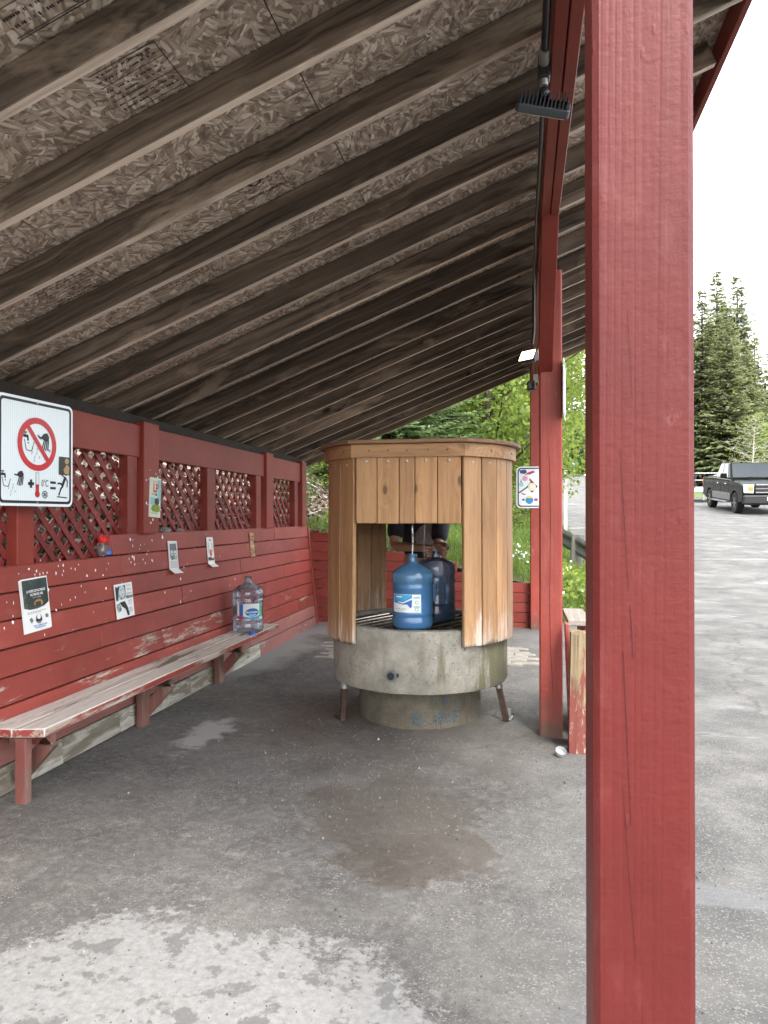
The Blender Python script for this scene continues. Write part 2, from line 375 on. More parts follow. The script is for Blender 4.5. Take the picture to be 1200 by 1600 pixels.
    h = s.math('ADD', s.mul(fine, 0.5), s.math('ADD', s.mul(aggv, 0.35), s.mul(med, 0.6)))
    return s.bsdf(c, rough, s.bump(h, 0.55, 0.008))
def osb_material():
    s = NT('osb'); o = s.obj(6)
    def layer(seed, big):
        q = s.map(o, loc=(seed, seed * 1.7, 0)); q = s.n('ShaderNodeVectorMath', {0: q, 1: s.mul(s.noise(q, 22, 2), 0.010)}, operation='ADD')
        cell = s.n('ShaderNodeSeparateColor', {0: s.vor(q, big, out=1)}, out=0)
        rot = s.n('ShaderNodeVectorRotate', {'Vector': q, 'Angle': s.mul(cell, 6.0)}, rotation_type='Z_AXIS')
        a = s.map(rot, (11, 66, 1))
        col = s.vor(a, 1.0, out=1)
        return s.n('ShaderNodeSeparateColor', {0: col}, out=0), s.vor(a, 1.0, out=0), s.n('ShaderNodeSeparateColor', {0: col}, out=1), cell
    f1, d1, _, k1 = layer(1.3, 13); f2, d2, p2, k2 = layer(4.1, 19)
    sel = s.ramp(s.math('ADD', s.mul(p2, 0.5), s.mul(k2, 0.5)), [(0.49, 0), (0.51, 1)])
    f = s.mix(sel, f1, f2); d = s.mix(sel, d1, d2)
    c = s.ramp(f, [(0.0, (0.17, 0.118, 0.082)), (0.3, (0.38, 0.295, 0.22)), (0.7, (0.58, 0.48, 0.385)), (1.0, (0.85, 0.77, 0.665))])
    fib = s.noise(s.map(o, (30, 140, 1), (0, 0, 0.35)), 1, 3, 0.6)
    c = s.mix(0.25, c, s.ramp(fib, [(0.3, (0.19, 0.145, 0.115)), (0.7, (0.52, 0.45, 0.375))]))
    c = s.mix(s.ramp(d, [(0.45, 0), (0.8, 0.6)]), c, (0.07, 0.05, 0.04))
    st = s.noise(o, 1.3, 5, 0.6)
    c = s.mix(s.ramp(st, [(0.52, 0), (0.72, 0.45)]), c, (0.16, 0.115, 0.085))
    raw = s.n('ShaderNodeTexCoord', out=3)                   # algae on the low end of the sheets
    al = s.math('ADD', s.mul(s.sep(raw, 0), -0.55), s.mul(st, 0.5))
    c = s.mix(s.ramp(al, [(1.28, 0), (1.5, 0.55)]), c, (0.17, 0.19, 0.045))
    return s.bsdf(c, 0.8, s.bump(s.math('ADD', f, s.mul(d, -0.5)), 0.35, 0.003))
def concrete_material(name, base, stain=0.5, seedoff=0, moss=0.0):
    s = NT(name); o = s.obj(0); o = s.map(o, loc=(seedoff, 0, 0))
    n1 = s.noise(o, 7, 7, 0.65); n2 = s.noise(o, 60, 5, 0.7); n3 = s.noise(s.map(o, (1, 1, 0.15)), 9, 5, 0.6)
    c = s.ramp(n1, [(0.3, tuple(x * 0.60 for x in base)), (0.7, tuple(x * 1.28 for x in base))])
    c = s.mix(s.ramp(n2, [(0.5, 0), (0.75, 0.5)]), c, tuple(x * 0.55 for x in base))
    c = s.mix(s.mul(s.ramp(n3, [(0.52, 0), (0.7, 1)]), stain), c, tuple(x * q for x, q in zip(base, (0.42, 0.38, 0.30))))
    c = s.mix(s.ramp(s.noise(o, 22, 6, 0.75), [(0.62, 0), (0.70, 0.6)]), c, tuple(min(1, x * 1.55) for x in base))
    if moss:
        xx = s.sep(s.n('ShaderNodeTexCoord', out=3), 0)
        mm = s.math('ADD', xx, s.mul(s.math('SUBTRACT', n3, 0.5), 1.4))
        c = s.mix(s.ramp(mm, [(0.36, 0), (0.5, moss)]), c, (0.085, 0.082, 0.030))
    pit = s.ramp(s.vor(s.n('ShaderNodeVectorMath', {0: o, 1: s.mul(s.noise(o, 30, 3), 0.03)}, operation='ADD'), 55), [(0.10, 0), (0.26, 1)])
    pz = s.ramp(s.noise(o, 4.2, 3), [(0.46, 1), (0.56, 0)])
    pit = s.math('MAXIMUM', pit, pz)
    c = s.mix(s.math('SUBTRACT', 1, pit), c, tuple(x * 0.35 for x in base))
    h = s.math('ADD', s.math('ADD', s.mul(n2, 0.35), s.mul(n1, 0.5)), pit)
    return s.bsdf(c, 0.86, s.bump(h, 0.6, 0.006))

M_ground = ground_material()
M_osb = osb_material()
M_red_post = red_mat('red_post_paint', 'Z', saw=True, bump=0.6, base=(0.115, 0.0165, 0.0145), chalk=0.16, rough=0.5)
M_red_post_worn = red_mat('red_post_paint_muddy', 'Z', saw=True, bump=0.6, grime=True)
M_red_board = red_mat('red_board_paint', 'Y', wear=0.05)
M_red_scuffed = red_mat('red_board_scuffed', 'Y', wear=0.36)
M_red_far = red_mat('red_far_board', 'X', wear=0.03)
M_red_trim = red_mat('red_trim_paint', 'Y', base=(0.20, 0.034, 0.024), chalk=0.10)
M_red_trimz = red_mat('red_trim_upright', 'Z', base=(0.20, 0.034, 0.024), chalk=0.10)
M_red_lattice = red_mat('red_lattice_paint', 'Y', base=(0.185, 0.030, 0.025), chalk=0.06, bump=0.1)
M_rafter = wood_mat('weathered_rafter', (0.030, 0.023, 0.017), (0.195, 0.148, 0.110), 'X', 0.8, 0.95, blotch=(0.40, 0.315, 0.235), bl_range=(0.54, 0.68), tint=0.40, thin='Y', kscale=4.2)
M_rafter_edge = wood_mat('rafter_lit_underside', (0.34, 0.27, 0.215), (0.64, 0.55, 0.46), 'X', 0.75, 0.2, blotch=(0.06, 0.045, 0.035), bl_range=(0.56, 0.72), tint=0.25)  # pale weathered underside, with light bounced off the ground partly put into its colour
M_barge = wood_mat('barge_wood', (0.10, 0.070, 0.045), (0.21, 0.155, 0.10), 'X', 0.75, 0.3)
M_base = wood_mat('bare_grey_board', (0.16, 0.145, 0.115), (0.40, 0.385, 0.335), 'Y', 0.85, 0.4, blotch=(0.09, 0.07, 0.045), bl_scale=3, bl_range=(0.48, 0.54))
M_base_pink = red_mat('washed_red_board', 'Y', wear=0.30, base=(0.30, 0.13, 0.11), chalk=0.6)
M_bench = wood_mat('bench_bare_wood', (0.40, 0.365, 0.31), (0.80, 0.765, 0.70), 'Y', 0.8, 0.3, blotch=(0.075, 0.058, 0.042), bl_scale=2.4, bl_range=(0.56, 0.62), tint=0.05, ring=0.15)
M_bench_edge = red_mat('bench_edge_paint', 'Y', wear=0.48)
M_bench_leg = wood_mat('bench_leg_wood', (0.10, 0.06, 0.045), (0.22, 0.14, 0.11), 'Z', 0.8, 0.2, blotch=(0.19, 0.045, 0.04), bl_range=(0.45, 0.6))
M_cedar = wood_mat('cedar_plank', (0.29, 0.150, 0.064), (0.47, 0.272, 0.128), 'Z', 0.6, 0.85, ring=0.2, blotch=(0.20, 0.092, 0.036), bl_range=(0.50, 0.72), tint=0.13, bump=0.25, thin='Y', kscale=6.5)
def bleach(s, o, c, g1):                                    # splash-bleached foot of the staves
    zz = s.sep(s.n('ShaderNodeTexCoord', out=3), 2)
    w_ = s.math('ADD', s.mul(zz, -1.0), s.mul(s.math('SUBTRACT', s.noise(s.map(o, (1, 1, 0.10)), 22, 5, 0.7), 0.5), 1.1))
    gw = s.ramp(g1, [(0.3, (0.34, 0.25, 0.185)), (0.7, (0.68, 0.60, 0.51))])
    c = s.mix(s.ramp(w_, [(0.42, 0), (0.66, 0.85)]), c, gw)
    w2 = s.math('ADD', s.mul(zz, -1.0), s.mul(s.noise(s.map(o, (1, 1, 0.4)), 14, 4), 0.14))
    return s.mix(s.ramp(w2, [(0.645, 0), (0.67, 0.85)]), c, (0.05, 0.04, 0.03))
M_cedar_long = wood_mat('cedar_long_plank', (0.27, 0.140, 0.060), (0.45, 0.262, 0.125), 'Z', 0.6, 0.9, ring=0.18, blotch=(0.19, 0.092, 0.038), bl_range=(0.50, 0.72), tint=0.15, bump=0.25, thin='X', finish=bleach)
M_cedar_top = wood_mat('cedar_cap', (0.17, 0.085, 0.045), (0.30, 0.165, 0.09), 'X', 0.6, 0.3)
M_conc = concrete_material('basin_concrete', (0.265, 0.250, 0.21), 0.55, 0, 0.75)
M_conc2 = concrete_material('pedestal_concrete', (0.105, 0.092, 0.066), 0.8, 9)
M_iron = plain('rusty_iron', (0.055, 0.034, 0.024), 0.75, 0.4, 0.5, 40, 0.3)
M_rod = plain('grate_rod', (0.42, 0.35, 0.28), 0.35, 0.9, 0.5, 60, 0.2)
M_galv = plain('galvanised_steel', (0.42, 0.42, 0.41), 0.4, 0.8, 0.2)
M_black = plain('black_plastic', (0.012, 0.013, 0.015), 0.4)
M_housing = plain('lamp_housing', (0.035, 0.042, 0.05), 0.45, 0.3)
M_white = plain('white_paint', (0.75, 0.76, 0.75), 0.5, 0, 0.05)
M_paper = plain('white_paper', (0.78, 0.79, 0.78), 0.8, 0, 0.05)
M_sheet = plain('sign_white', (0.72, 0.78, 0.80), 0.35, 0, 0.05)
M_ink = plain('black_ink', (0.012, 0.013, 0.015), 0.5)
M_greyink = plain('grey_ink', (0.18, 0.19, 0.20), 0.7, 0, 0.6, 90)
M_signred = plain('sign_red', (0.50, 0.008, 0.012), 0.4, 0, 0.08)
M_stamp = plain('stamp_ink', (0.030, 0.024, 0.020), 0.8)
M_bolt = plain('bolt_head', (0.40, 0.38, 0.35), 0.4, 0.7)
def flatc(name, col, rough=0.6): return plain(name, col, rough, 0, 0.08)

# ------------------------------------------------------------------ the setting: ground, hillside, paving
def ground_z(x, y):
    t = y - 8.6
    z = 0.0725 * (t if t > 6 else (0 if t < -4 else (t + 4) ** 2 / 20 if t < 6 else t))
    if y > 118: z = 0.0725 * (118 - 8.6) + 0.02 * (y - 118)
    return z
def grid_mesh(name, xs, ys, zf, mat, keep=None):
    vs = []; idx = {}; fs = []
    for j, y in enumerate(ys):
        for i, x in enumerate(xs):
            vs.append((x, y, zf(x, y)))
    nx = len(xs)
    for j in range(len(ys) - 1):
        for i in range(nx - 1):
            if keep is None or keep((xs[i] + xs[i + 1]) / 2, (ys[j] + ys[j + 1]) / 2):
                fs.append((j * nx + i, j * nx + i + 1, (j + 1) * nx + i + 1, (j + 1) * nx + i))
    me = bpy.data.meshes.new(name); me.from_pydata(vs, [], fs); me.materials.append(mat)
    me.polygons.foreach_set('use_smooth', [True] * len(me.polygons)); me.update(); return me
def zg(x, y):
    b = 0.0
    if abs(x) < 6 and -2 < y < 9: b = 0.012 * (mnoise.noise(Vector((x * 1.3, y * 1.3, 0))) )
    dx, dy = x + 0.697, y - 4.907; r = math.hypot(dx, dy)          # slight mound round the fountain foot
    b += 0.022 * (1 - smooth01(0.55, 0.95, r))
    return ground_z(x, y) + b
xs = [-400, -120, -60, -30, -12, -6] + [round(-4 + 0.2 * i, 3) for i in range(41)] + [5, 7, 9, 12, 16, 22, 30, 45, 70, 120, 400]
ys = [-300, -80, -30, -10, -4] + [round(-2 + 0.2 * i, 3) for i in range(56)] + [10, 11, 12, 13, 14.6, 16, 18, 20, 24, 28, 34, 42, 55, 70, 90, 118, 150, 220, 500]
g = link('ground', grid_mesh('ground', xs, ys, zg, M_ground)); tag(g, kind='structure')

def soil_material():
    s = NT('hillside_soil'); o = s.obj(0)
    n1 = s.noise(o, 1.3, 6, 0.6); n2 = s.noise(o, 30, 5, 0.7)
    litter = s.ramp(n2, [(0.3, (0.045, 0.032, 0.022)), (0.55, (0.13, 0.095, 0.065)), (0.72, (0.27, 0.215, 0.16))])
    grass = s.ramp(n2, [(0.3, (0.035, 0.06, 0.014)), (0.7, (0.10, 0.15, 0.035))])
    y = s.sep(o, 1)
    m = s.math('ADD', s.mul(s.math('SUBTRACT', y, 8.8), 0.5), s.mul(s.math('SUBTRACT', n1, 0.5), 1.5))
    x = s.sep(o, 0)
    m2 = s.math('ADD', s.mul(s.math('ADD', x, 3.2), 1.0), s.mul(s.math('SUBTRACT', n1, 0.5), 2.5))
    mm = s.mul(s.ramp(m, [(0.0, 0), (0.3, 1)]), s.ramp(m2, [(0, 0), (0.6, 1)]))
    return s.bsdf(s.mix(mm, litter, grass), 0.95, s.bump(n2, 0.8, 0.03))
def hill_z(x, y):
    if x <= -2.6: zb = 1.08 + 0.60 * (-2.6 - x) * (1 if x > -22 else 22 / -x)
    elif x <= 0.25: zb = 1.08 - (x + 2.6) / 2.85 * 0.53
    else: zb = 0.55 - (x - 0.25) * 0.50
    fwd = max(0.0, 0.0725 * (y - 8.6))
    fade = smooth01(22, 31, y) if x > -5 else 0.0
    b = 0.05 * mnoise.noise(Vector((x * 1.1, y * 1.1, 3))) if x > -8 else 0.3 * mnoise.noise(Vector((x * 0.2, y * 0.2, 3)))
    if x <= -2.5 and y < 8.7: b -= 0.05
    if x > 0.16: zb = zb * smooth01(8.6, 10.2, y) - 0.06 * (1 - smooth01(8.6, 9.4, y))
    return zb + fwd + b - fade * (zb + 0.6)
hx = [-140, -90, -60, -45, -35, -28, -22, -18, -15, -12.5, -10.5, -9, -8, -7, -6.2, -5.5, -5, -4.5, -4.1, -3.7, -3.4, -3.1, -2.9, -2.72, -2.3, -1.9, -1.5, -1.1, -0.7, -0.3, 0.0, 0.3, 0.6, 0.9, 1.3, 1.7, 2.2, 2.8]
hy = [-40, -20, -10, -5, -2, 0, 1, 2, 2.5, 3, 3.5, 4, 4.5, 5, 5.5, 6, 6.5, 7, 7.5, 8, 8.4, 8.72, 9.1, 9.5, 10, 10.6, 11.3, 12, 13, 14, 15, 16.5, 18, 20, 22, 24, 26, 28, 31, 36, 45, 60, 80, 110, 150]
hill = link('hillside', grid_mesh('hillside', hx, hy, hill_z, soil_material(), keep=lambda x, y: x < -2.72 or (y > 8.72)))
tag(hill, kind='structure')

M_paver = concrete_material('paver_stone', (0.30, 0.28, 0.245), 0.4, 4)
pv = tag(MB().box((-1.05, 7.32, 0.004), (2.3, 1.56, 0.008)).build('paving', plain('paving_sand', (0.13, 0.12, 0.105), 0.95, 0, 0.4, 60, 0.4)), kind='structure')
pmesh = [MB().box((0, 0, 0), (L, 0.088, 0.03)).mesh('paver', M_paver, bevel=0.005) for L in (0.20, 0.26, 0.33)]
for r in range(16):
    y = 6.62 + r * 0.094; x = -2.1 + random.uniform(0, 0.12) + (0.1 if r % 2 else 0) - 0.05 * (r - 6) * 0.3
    while x < -0.05:
        k = random.randrange(3); L = (0.20, 0.26, 0.33)[k]
        link('paver', pmesh[k], pv, Matrix.Translation((x + L / 2, y, 0.012 + random.uniform(-0.004, 0.005))) @ Matrix.Rotation(random.uniform(-0.02, 0.02), 4, 'Z') @ Matrix.Rotation(random.uniform(-0.02, 0.02), 4, 'X'))
        x += L + 0.008

# loose grit and gravel on the ground
def gravel():
    mb = MB(); P = []
    for i in range(5600):
        if i < 3200: x, y = random.uniform(-2.4, 1.2), random.uniform(1.3, 6.5)
        elif i < 4600: x, y = random.gauss(-0.5, 0.7), random.gauss(3.7, 0.5)
        else: x, y = random.uniform(0.4, 5), random.uniform(1.5, 9)
        if math.hypot(x + 0.697, y - 4.907) < 0.5 or x < -2.42: continue
        r = random.uniform(0.0018, 0.0050) * (2.0 if random.random() < 0.03 else 1)
        z = zg(x, y); M = Matrix.Rotation(random.uniform(0, 6.28), 3, 'Z')
        p = [Vector((x, y, z + r * 0.3)) + M @ Vector(q) * r for q in ((1, 0, -0.6), (-0.7, 0.8, -0.6), (-0.6, -0.9, -0.6), (0.2, 0.1, 0.8), (-0.3, 0.35, 0.6))]
        mb.add(p, [(0, 1, 4, 3), (1, 2, 4), (2, 0, 3), (2, 3, 4), (0, 2, 1)])
    s = NT('grit'); rp = s.n('ShaderNodeNewGeometry', out=8)
    c = s.ramp(rp, [(0, (0.05, 0.047, 0.044)), (0.7, (0.12, 0.115, 0.108)), (0.93, (0.17, 0.165, 0.155)), (1, (0.30, 0.295, 0.285))])
    o = mb.build('gravel', s.bsdf(c, 0.85)); tag(o, 'fine grey grit and gravel strewn over the ground', 'gravel', kind='stuff')
gravel()

# ------------------------------------------------------------------ the shelter
SH = empty('picnic_shelter', (-1.2, 4.6, 0), 0, 'red timber lean-to shelter with open rafters over the fountain', 'shelter')
SH.location = (0, 0, 0)
def under(x): return 3.155 + 0.392 * x
SL = math.atan(0.392)
MS = Matrix.Rotation(-SL, 3, 'Y')
roof = empty('roof'); roof.parent = SH
# rafters: each a plank along the slope; bottom face gets a paler tone, part weathering, part painted bounce light
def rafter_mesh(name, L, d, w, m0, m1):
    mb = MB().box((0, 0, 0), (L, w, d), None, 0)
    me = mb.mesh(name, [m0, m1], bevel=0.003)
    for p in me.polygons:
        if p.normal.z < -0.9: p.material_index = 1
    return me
RX0, RX1 = -2.98, 0.90
RL = (RX1 - RX0) / math.cos(SL); rd = 0.118
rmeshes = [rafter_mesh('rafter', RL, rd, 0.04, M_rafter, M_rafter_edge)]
xm = (RX0 + RX1) / 2
for k in range(-3, 15):
    y = 2.695 + 0.43 * k + random.uniform(-0.012, 0.012)
    c = Vector((xm, y, under(xm))) + MS @ Vector((0, 0, rd / 2)) + Vector((0, 0, random.uniform(-0.004, 0.002)))
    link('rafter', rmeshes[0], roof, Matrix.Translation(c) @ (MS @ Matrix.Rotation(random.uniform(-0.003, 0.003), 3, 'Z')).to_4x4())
by = 9.02
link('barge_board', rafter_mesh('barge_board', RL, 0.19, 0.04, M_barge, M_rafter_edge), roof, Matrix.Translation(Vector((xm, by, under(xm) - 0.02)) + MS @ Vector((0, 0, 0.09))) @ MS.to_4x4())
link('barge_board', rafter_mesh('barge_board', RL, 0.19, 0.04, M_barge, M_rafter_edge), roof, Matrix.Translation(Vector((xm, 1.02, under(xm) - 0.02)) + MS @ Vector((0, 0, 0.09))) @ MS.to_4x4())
# osb sheets, 1.22 x 2.44, laid across the rafters with narrow joints
sheet_l = 1.215
x0 = RX0 - 0.02
row = 0
while x0 < RX1 + 0.02:
    x1 = min(x0 + sheet_l * math.cos(SL), RX1 + 0.072)
    y0 = 0.99 - (0.9 if row % 2 else 0.0)
    while y0 < 9.05:
        a, b = max(y0, 0.99), min(y0 + 2.44, 9.05)
        if b - a > 0.05:
            L = (x1 - x0) / math.cos(SL) - 0.004
            c = Vector(((x0 + x1) / 2, (a + b) / 2, under((x0 + x1) / 2))) + MS @ Vector((0, 0, rd + 0.0075 + 0.002))
            plank('osb_panel', c, (round(L, 3), round(b - a - 0.004, 3), 0.012), M_osb, roof, MS, 0.0)
        y0 += 2.44
    x0 = x1; row += 1
c = Vector((xm, 5.02, under(xm))) + MS @ Vector((0.06, 0, rd + 0.03))
plank('roof_covering', c, (RL + 0.06, 8.12, 0.016), plain('roof_metal', (0.2, 0.05, 0.045), 0.5, 0.2), roof, MS, 0.0)
zf = under(0.93)
plank('fascia_board', (0.925, 5.02, zf + 0.075), (0.03, 8.10, 0.17), M_red_trim, roof)
plank('fascia_board', (-3.02, 5.02, under(-3.02) + 0.08), (0.03, 8.10, 0.17), M_red_trim, roof)
# factory stamps on the sheets (faded print)
def stamp(x, y, w, h, lines, big=None, rot=0):
    c = Vector((x, y, under(x))) + MS @ Vector((0, 0, rd + 0.0020))
    # print lies on the underside: local x along -Y... reading frame
    Fm = MS @ Matrix(((1, 0, 0), (0, -1, 0), (0, 0, -1)))
    e = empty('stamp'); e.parent = roof; e.matrix_local = Matrix.Translation(c) @ Fm.to_4x4() @ Matrix.Rotation(rot, 4, 'Z')
    ps = [rect(-w / 2, h / 2 - 0.003, w / 2, h / 2), rect(-w / 2, -h / 2, w / 2, -h / 2 + 0.003), rect(w / 2 - 0.003, -h / 2, w / 2, h / 2)]
    n = lines
    for i in range(n):
        yy = h / 2 - (i + 0.7) * h / n
        if i % 3 == 2: ps.append(rect(-w / 2, yy - 0.001, w / 2, yy + 0.0015)); continue
        xx = -w / 2 + 0.01
        while xx < w / 2 - 0.02:
            q = random.uniform(0.003, 0.007)
            if random.random() < 0.86:
                hh = h / n * random.uniform(0.22, 0.36)
                ps.append(rect(xx, yy - hh / 2, min(xx + q, w / 2 - 0.006), yy + hh / 2))
            xx += q + (random.uniform(0.0015, 0.003) if random.random() < 0.8 else 0.012)
    flats('stamp_print', ps, M_stamp, e, 0.001)
    for t, tx, ty, sz in (big or []): put_text(t, sz, M_stamp, e, tx, ty, 0.0015, name='stamp_lettering')
stamp(-1.20, 1.63, 0.34, 0.30, 9, [('9 6', -0.06, 0.05, 0.085), ('3', -0.16, -0.01, 0.05), ('0 11', 0.06, -0.125, 0.035)])
stamp(-1.18, 2.14, 0.24, 0.27, 11, [('9.5', 0.07, 0.11, 0.03), ('CANADA', -0.04, 0.0, 0.02)])
stamp(-1.08, 2.92, 0.20, 0.22, 7, [('O', -0.02, 0.0, 0.09)])
stamp(-1.02, 3.36, 0.22, 0.2, 8, [('6 9', -0.02, 0.03, 0.06)])
stamp(-0.93, 3.82, 0.3, 0.2, 8)
stamp(-2.05, 3.0, 0.3, 0.2, 8)
stamp(-1.7, 3.36, 0.34, 0.16, 6)
# beam of two plies with a groove, posts, knee brace
for x in (0.123, 0.170):
    plank('beam', (x, 4.98, 3.069 - (0.002 if x > 0.15 else 0)), (0.043, 7.9, 0.278), M_red_trim, SH, bevel=0.003)
PX = 0.18
def post(x, y, w, top, mat, label=None):
    o = plank('post', (x, y, top / 2 - 0.03), (w, w, top + 0.06), mat, SH, bevel=0.009)
    if label: tag(o, label)
    return o
post(PX - 0.006, 1.10 + 0.052, 0.141, 2.925, M_red_post, 'nearest red post with long checks and smooth thick paint')
M_far_red = M_red_post_worn
post(PX, 4.62, 0.14, 2.925, M_far_red, 'red post beside the fountain with a muddy split foot')
post(PX - 0.02, 8.55, 0.12, 2.925, M_far_red)
MB().bar((0.147, 4.60, 2.30), (0.147, 3.76, 2.97), 0.088, 0.088).build('knee_brace', M_red_trim, SH, bevel=0.004)
# checks (drying cracks) in the post faces, narrow dark slots
def crack(y, pts, w, name='drying_check'):
    mb = MB()
    n = len(pts)
    L = [(x - w * (0.4 if 0 < i < n - 1 else 0.05) * random.uniform(0.6, 1.2), y, z) for i, (x, z) in enumerate(pts)]
    Rr = [(x + w * (0.4 if 0 < i < n - 1 else 0.05) * random.uniform(0.6, 1.2), y, z) for i, (x, z) in enumerate(pts)]
    mb.add(L + Rr, [(i, i + 1, n + i + 1, n + i) for i in range(n - 1)])
    return mb.build(name, plain('crack_shadow_wood', (0.035, 0.008, 0.007), 0.9), SH)
def px2post(px, py, yy=1.0802):                       # a point on the near post's front face
    r = (px - 600) / 1109; c_, s_ = math.cos(YAW), math.sin(YAW)
    X = yy * (r * c_ - s_) / (c_ + r * s_); d = -X * s_ + yy * c_
    return X, 1.38 - (py - 807) / 1109 * d
def wig(seg, n=40, amp=0.0003):
    (x0, y0), (x1, y1) = seg; out = []
    for i in range(n + 1):
        t = i / n; X, Z = px2post(x0 + (x1 - x0) * t, y0 + (y1 - y0) * t); out.append((X + random.uniform(-amp, amp), Z))
    return out
for seg, w in ((((969, 700), (982, 925)), 0.0008), (((984, 945), (989, 1030)), 0.0013), (((973, 1015), (985, 1290)), 0.0012), (((972, 1230), (992, 1500)), 0.0009), (((981, 480), (988, 620)), 0.0006)):
    crack(1.0802, wig(seg), w)
crack(4.5486, [(0.165 + 0.02 * math.sin(i * 0.7) * 0.3 + i * 0.002 + random.uniform(-.002, .002), 1.85 - i * 0.16) for i in range(11)], 0.004)

# --- left wall: leaning plank back, ledge, lattice above
WALL = empty('plank_wall'); WALL.parent = SH; tag(WALL, 'leaning red plank wall with peeling paint and paper scraps')
def wx(z): return -2.50 - 0.10 * z
LEAN = math.atan(0.10)
ML = Matrix.Rotation(-LEAN, 3, 'Y')
bh = 0.14
YE = 8.50
joints = {0: [3.55, 4.12, 4.42, 5.1, 6.6], 1: [3.0, 4.9, 6.35], 2: [6.2, 7.9], 3: [4.75, 7.0], 4: [4.0, 6.9], 5: [5.1, 7.5], 6: [3.1, 4.6, 6.3], 7: [4.3, 6.7], 8: [4.21, 7.3]}
for i in range(9):
    js = [1.9 if i < 8 else 4.21] + [j for j in joints[i] if i < 8 or j > 4.3] + [YE]
    for a, b in zip(js[:-1], js[1:]):
        zc = (i + 0.5) * bh + 0.003
        if i == 0: m = M_base
        elif i == 1: m = M_base_pink
        elif i in (2, 3): m = M_red_scuffed
        else: m = M_red_board
        if i == 0 and a > 6: m = M_base_pink
        plank('board', (wx(zc) - 0.012 + random.uniform(-0.0025, 0.0025), (a + b) / 2, zc), (0.022, round(b - a - 0.004, 3), bh - 0.006), m, WALL, ML, 0.004)
plank('backing_board', (wx(0.55) - 0.032, 5.2, 0.55), (0.012, 6.55, 1.12), plain('dark_backing', (0.03, 0.015, 0.012), 0.9), WALL, ML, 0)
plank('ledge_board', (wx(1.12) - 0.055, 3.06, 1.105), (0.085, 2.28, 0.02), M_red_board, WALL)
plank('ledge_board', (wx(1.26) - 0.050, 6.36, 1.245), (0.075, 4.27, 0.02), M_red_board, WALL)
plank('ledge_end', (wx(1.2) - 0.056, 4.204, 1.19), (0.10, 0.012, 0.13), M_red_board, WALL)
plank('end_trim', (wx(0.62) - 0.008, YE + 0.03, 0.625), (0.045, 0.06, 1.26), M_red_board, WALL, ML)
MB().prism([(0, 0), (0.30, 0), (0.05, 0.33), (0, 0.33)], -0.012, 0.012, Matrix.Translation((-2.70, 8.40, 1.20)) @ Matrix(((0, 0, 1, 0), (1, 0, 0, 0), (0, 1, 0, 0), (0, 0, 0, 1)))).build('gusset', M_red_trimz, WALL)
# upper frame
UX = -2.65
for y, w, z0 in ((2.25, 0.2, 1.117), (4.665, 0.21, 1.257), (7.10, 0.20, 1.257), (8.30, 0.16, 1.257)):
    plank('wall_post', (UX, y, (z0 + 2.045) / 2), (0.11, w, round(2.045 - z0, 3)), M_red_trimz, WALL)
for y, w in ((3.40, 0.135), (4.47, 0.12), (5.73, 0.15), (6.86, 0.13), (8.09, 0.12), (4.81, 0.05), (7.24, 0.05), (2.4, 0.08)):
    plank('stud', (UX - 0.015, y, 1.42), (0.07, w, 0.77), M_red_trimz, WALL)
for a, b in ((2.352, 4.558), (4.772, 6.998), (7.202, 8.218)):
    plank('wall_beam', (UX + 0.004, (a + b) / 2, 1.905), (0.045, round(b - a, 3), 0.225), M_red_trim, WALL)
plank('top_plate', (UX - 0.045, 5.28, 2.045), (0.05, 6.1, 0.10), plain('dark_top_plate', (0.022, 0.017, 0.013), 0.9, 0, 0.4, 30, 0.3), WALL)
# lattice panels: every slat its own piece, two crossing layers
def lattice(y0, y1, z0, z1):
    e = empty('lattice_panel'); e.parent = WALL; e.location = (UX - 0.055, 0, 0)
    st = 0.135; wd = 0.037
    for layer, sgn in ((0, 1), (1, -1)):
        q0, q1 = (y0 - z1, y1 - z0) if sgn > 0 else (y0 + z0, y1 + z1)
        q = q0 + st * 0.4
        while q < q1:
            # points y = q + sgn*z inside the rectangle
            if sgn > 0: za, zb_ = max(z0, y0 - q), min(z1, y1 - q)
            else: za, zb_ = max(z0, q - y1), min(z1, q - y0)
            if zb_ - za > 0.04:
                ya, yb = (q + za, q + zb_) if sgn > 0 else (q - za, q - zb_)
                L = round(math.hypot(yb - ya, zb_ - za) + 0.02, 2)
                M = Matrix.Rotation(math.atan2(zb_ - za, yb - ya), 3, 'X')
                plank('slat', (0.0075 * (1 if layer else -1), (ya + yb) / 2, (za + zb_) / 2), (0.007, L, wd), M_red_lattice, e, M, 0.0)
            q += st
for a, b in ((2.44, 3.335), (3.47, 4.41), (4.83, 5.66), (5.80, 6.80), (7.26, 8.03)):
    lattice(a, b, 1.06, 1.80)

# torn paper left on the boards
def wall_frame(y, z, off=0.0):
    n = ML @ Vector((1, 0, 0))
    p = Vector((wx(z), y, z)) + n * off
    return Matrix.Translation(p) @ (ML @ FACE_PX).to_4x4()
mb = MB()
spots = [(random.gauss(3.5, 0.45), random.uniform(0.80, 1.10)) for _ in range(42)] + [(random.gauss(4.55, 0.22), random.uniform(1.05, 1.24)) for _ in range(20)] \
    + [(random.uniform(3.2, 6.5), random.uniform(0.72, 1.2)) for _ in range(30)] + [(random.gauss(3.6, 0.3), random.uniform(1.0, 1.1)) for _ in range(10)]
for y, z in spots:
    if y < 2.9: continue
    F = wall_frame(y, z, 0.0025); n = random.randint(4, 6); r = random.uniform(0.004, 0.013) * (1.7 if random.random() < 0.12 else 1)
    a0 = random.uniform(0, 6.28); st_ = random.uniform(0.4, 1.0)
    mb.add([F @ Vector((r * random.uniform(0.5, 1.3) * math.cos(a0 + 6.283 * i / n) * st_, r * random.uniform(0.5, 1.3) * math.sin(a0 + 6.283 * i / n), 0)) for i in range(n)], [tuple(range(n))])
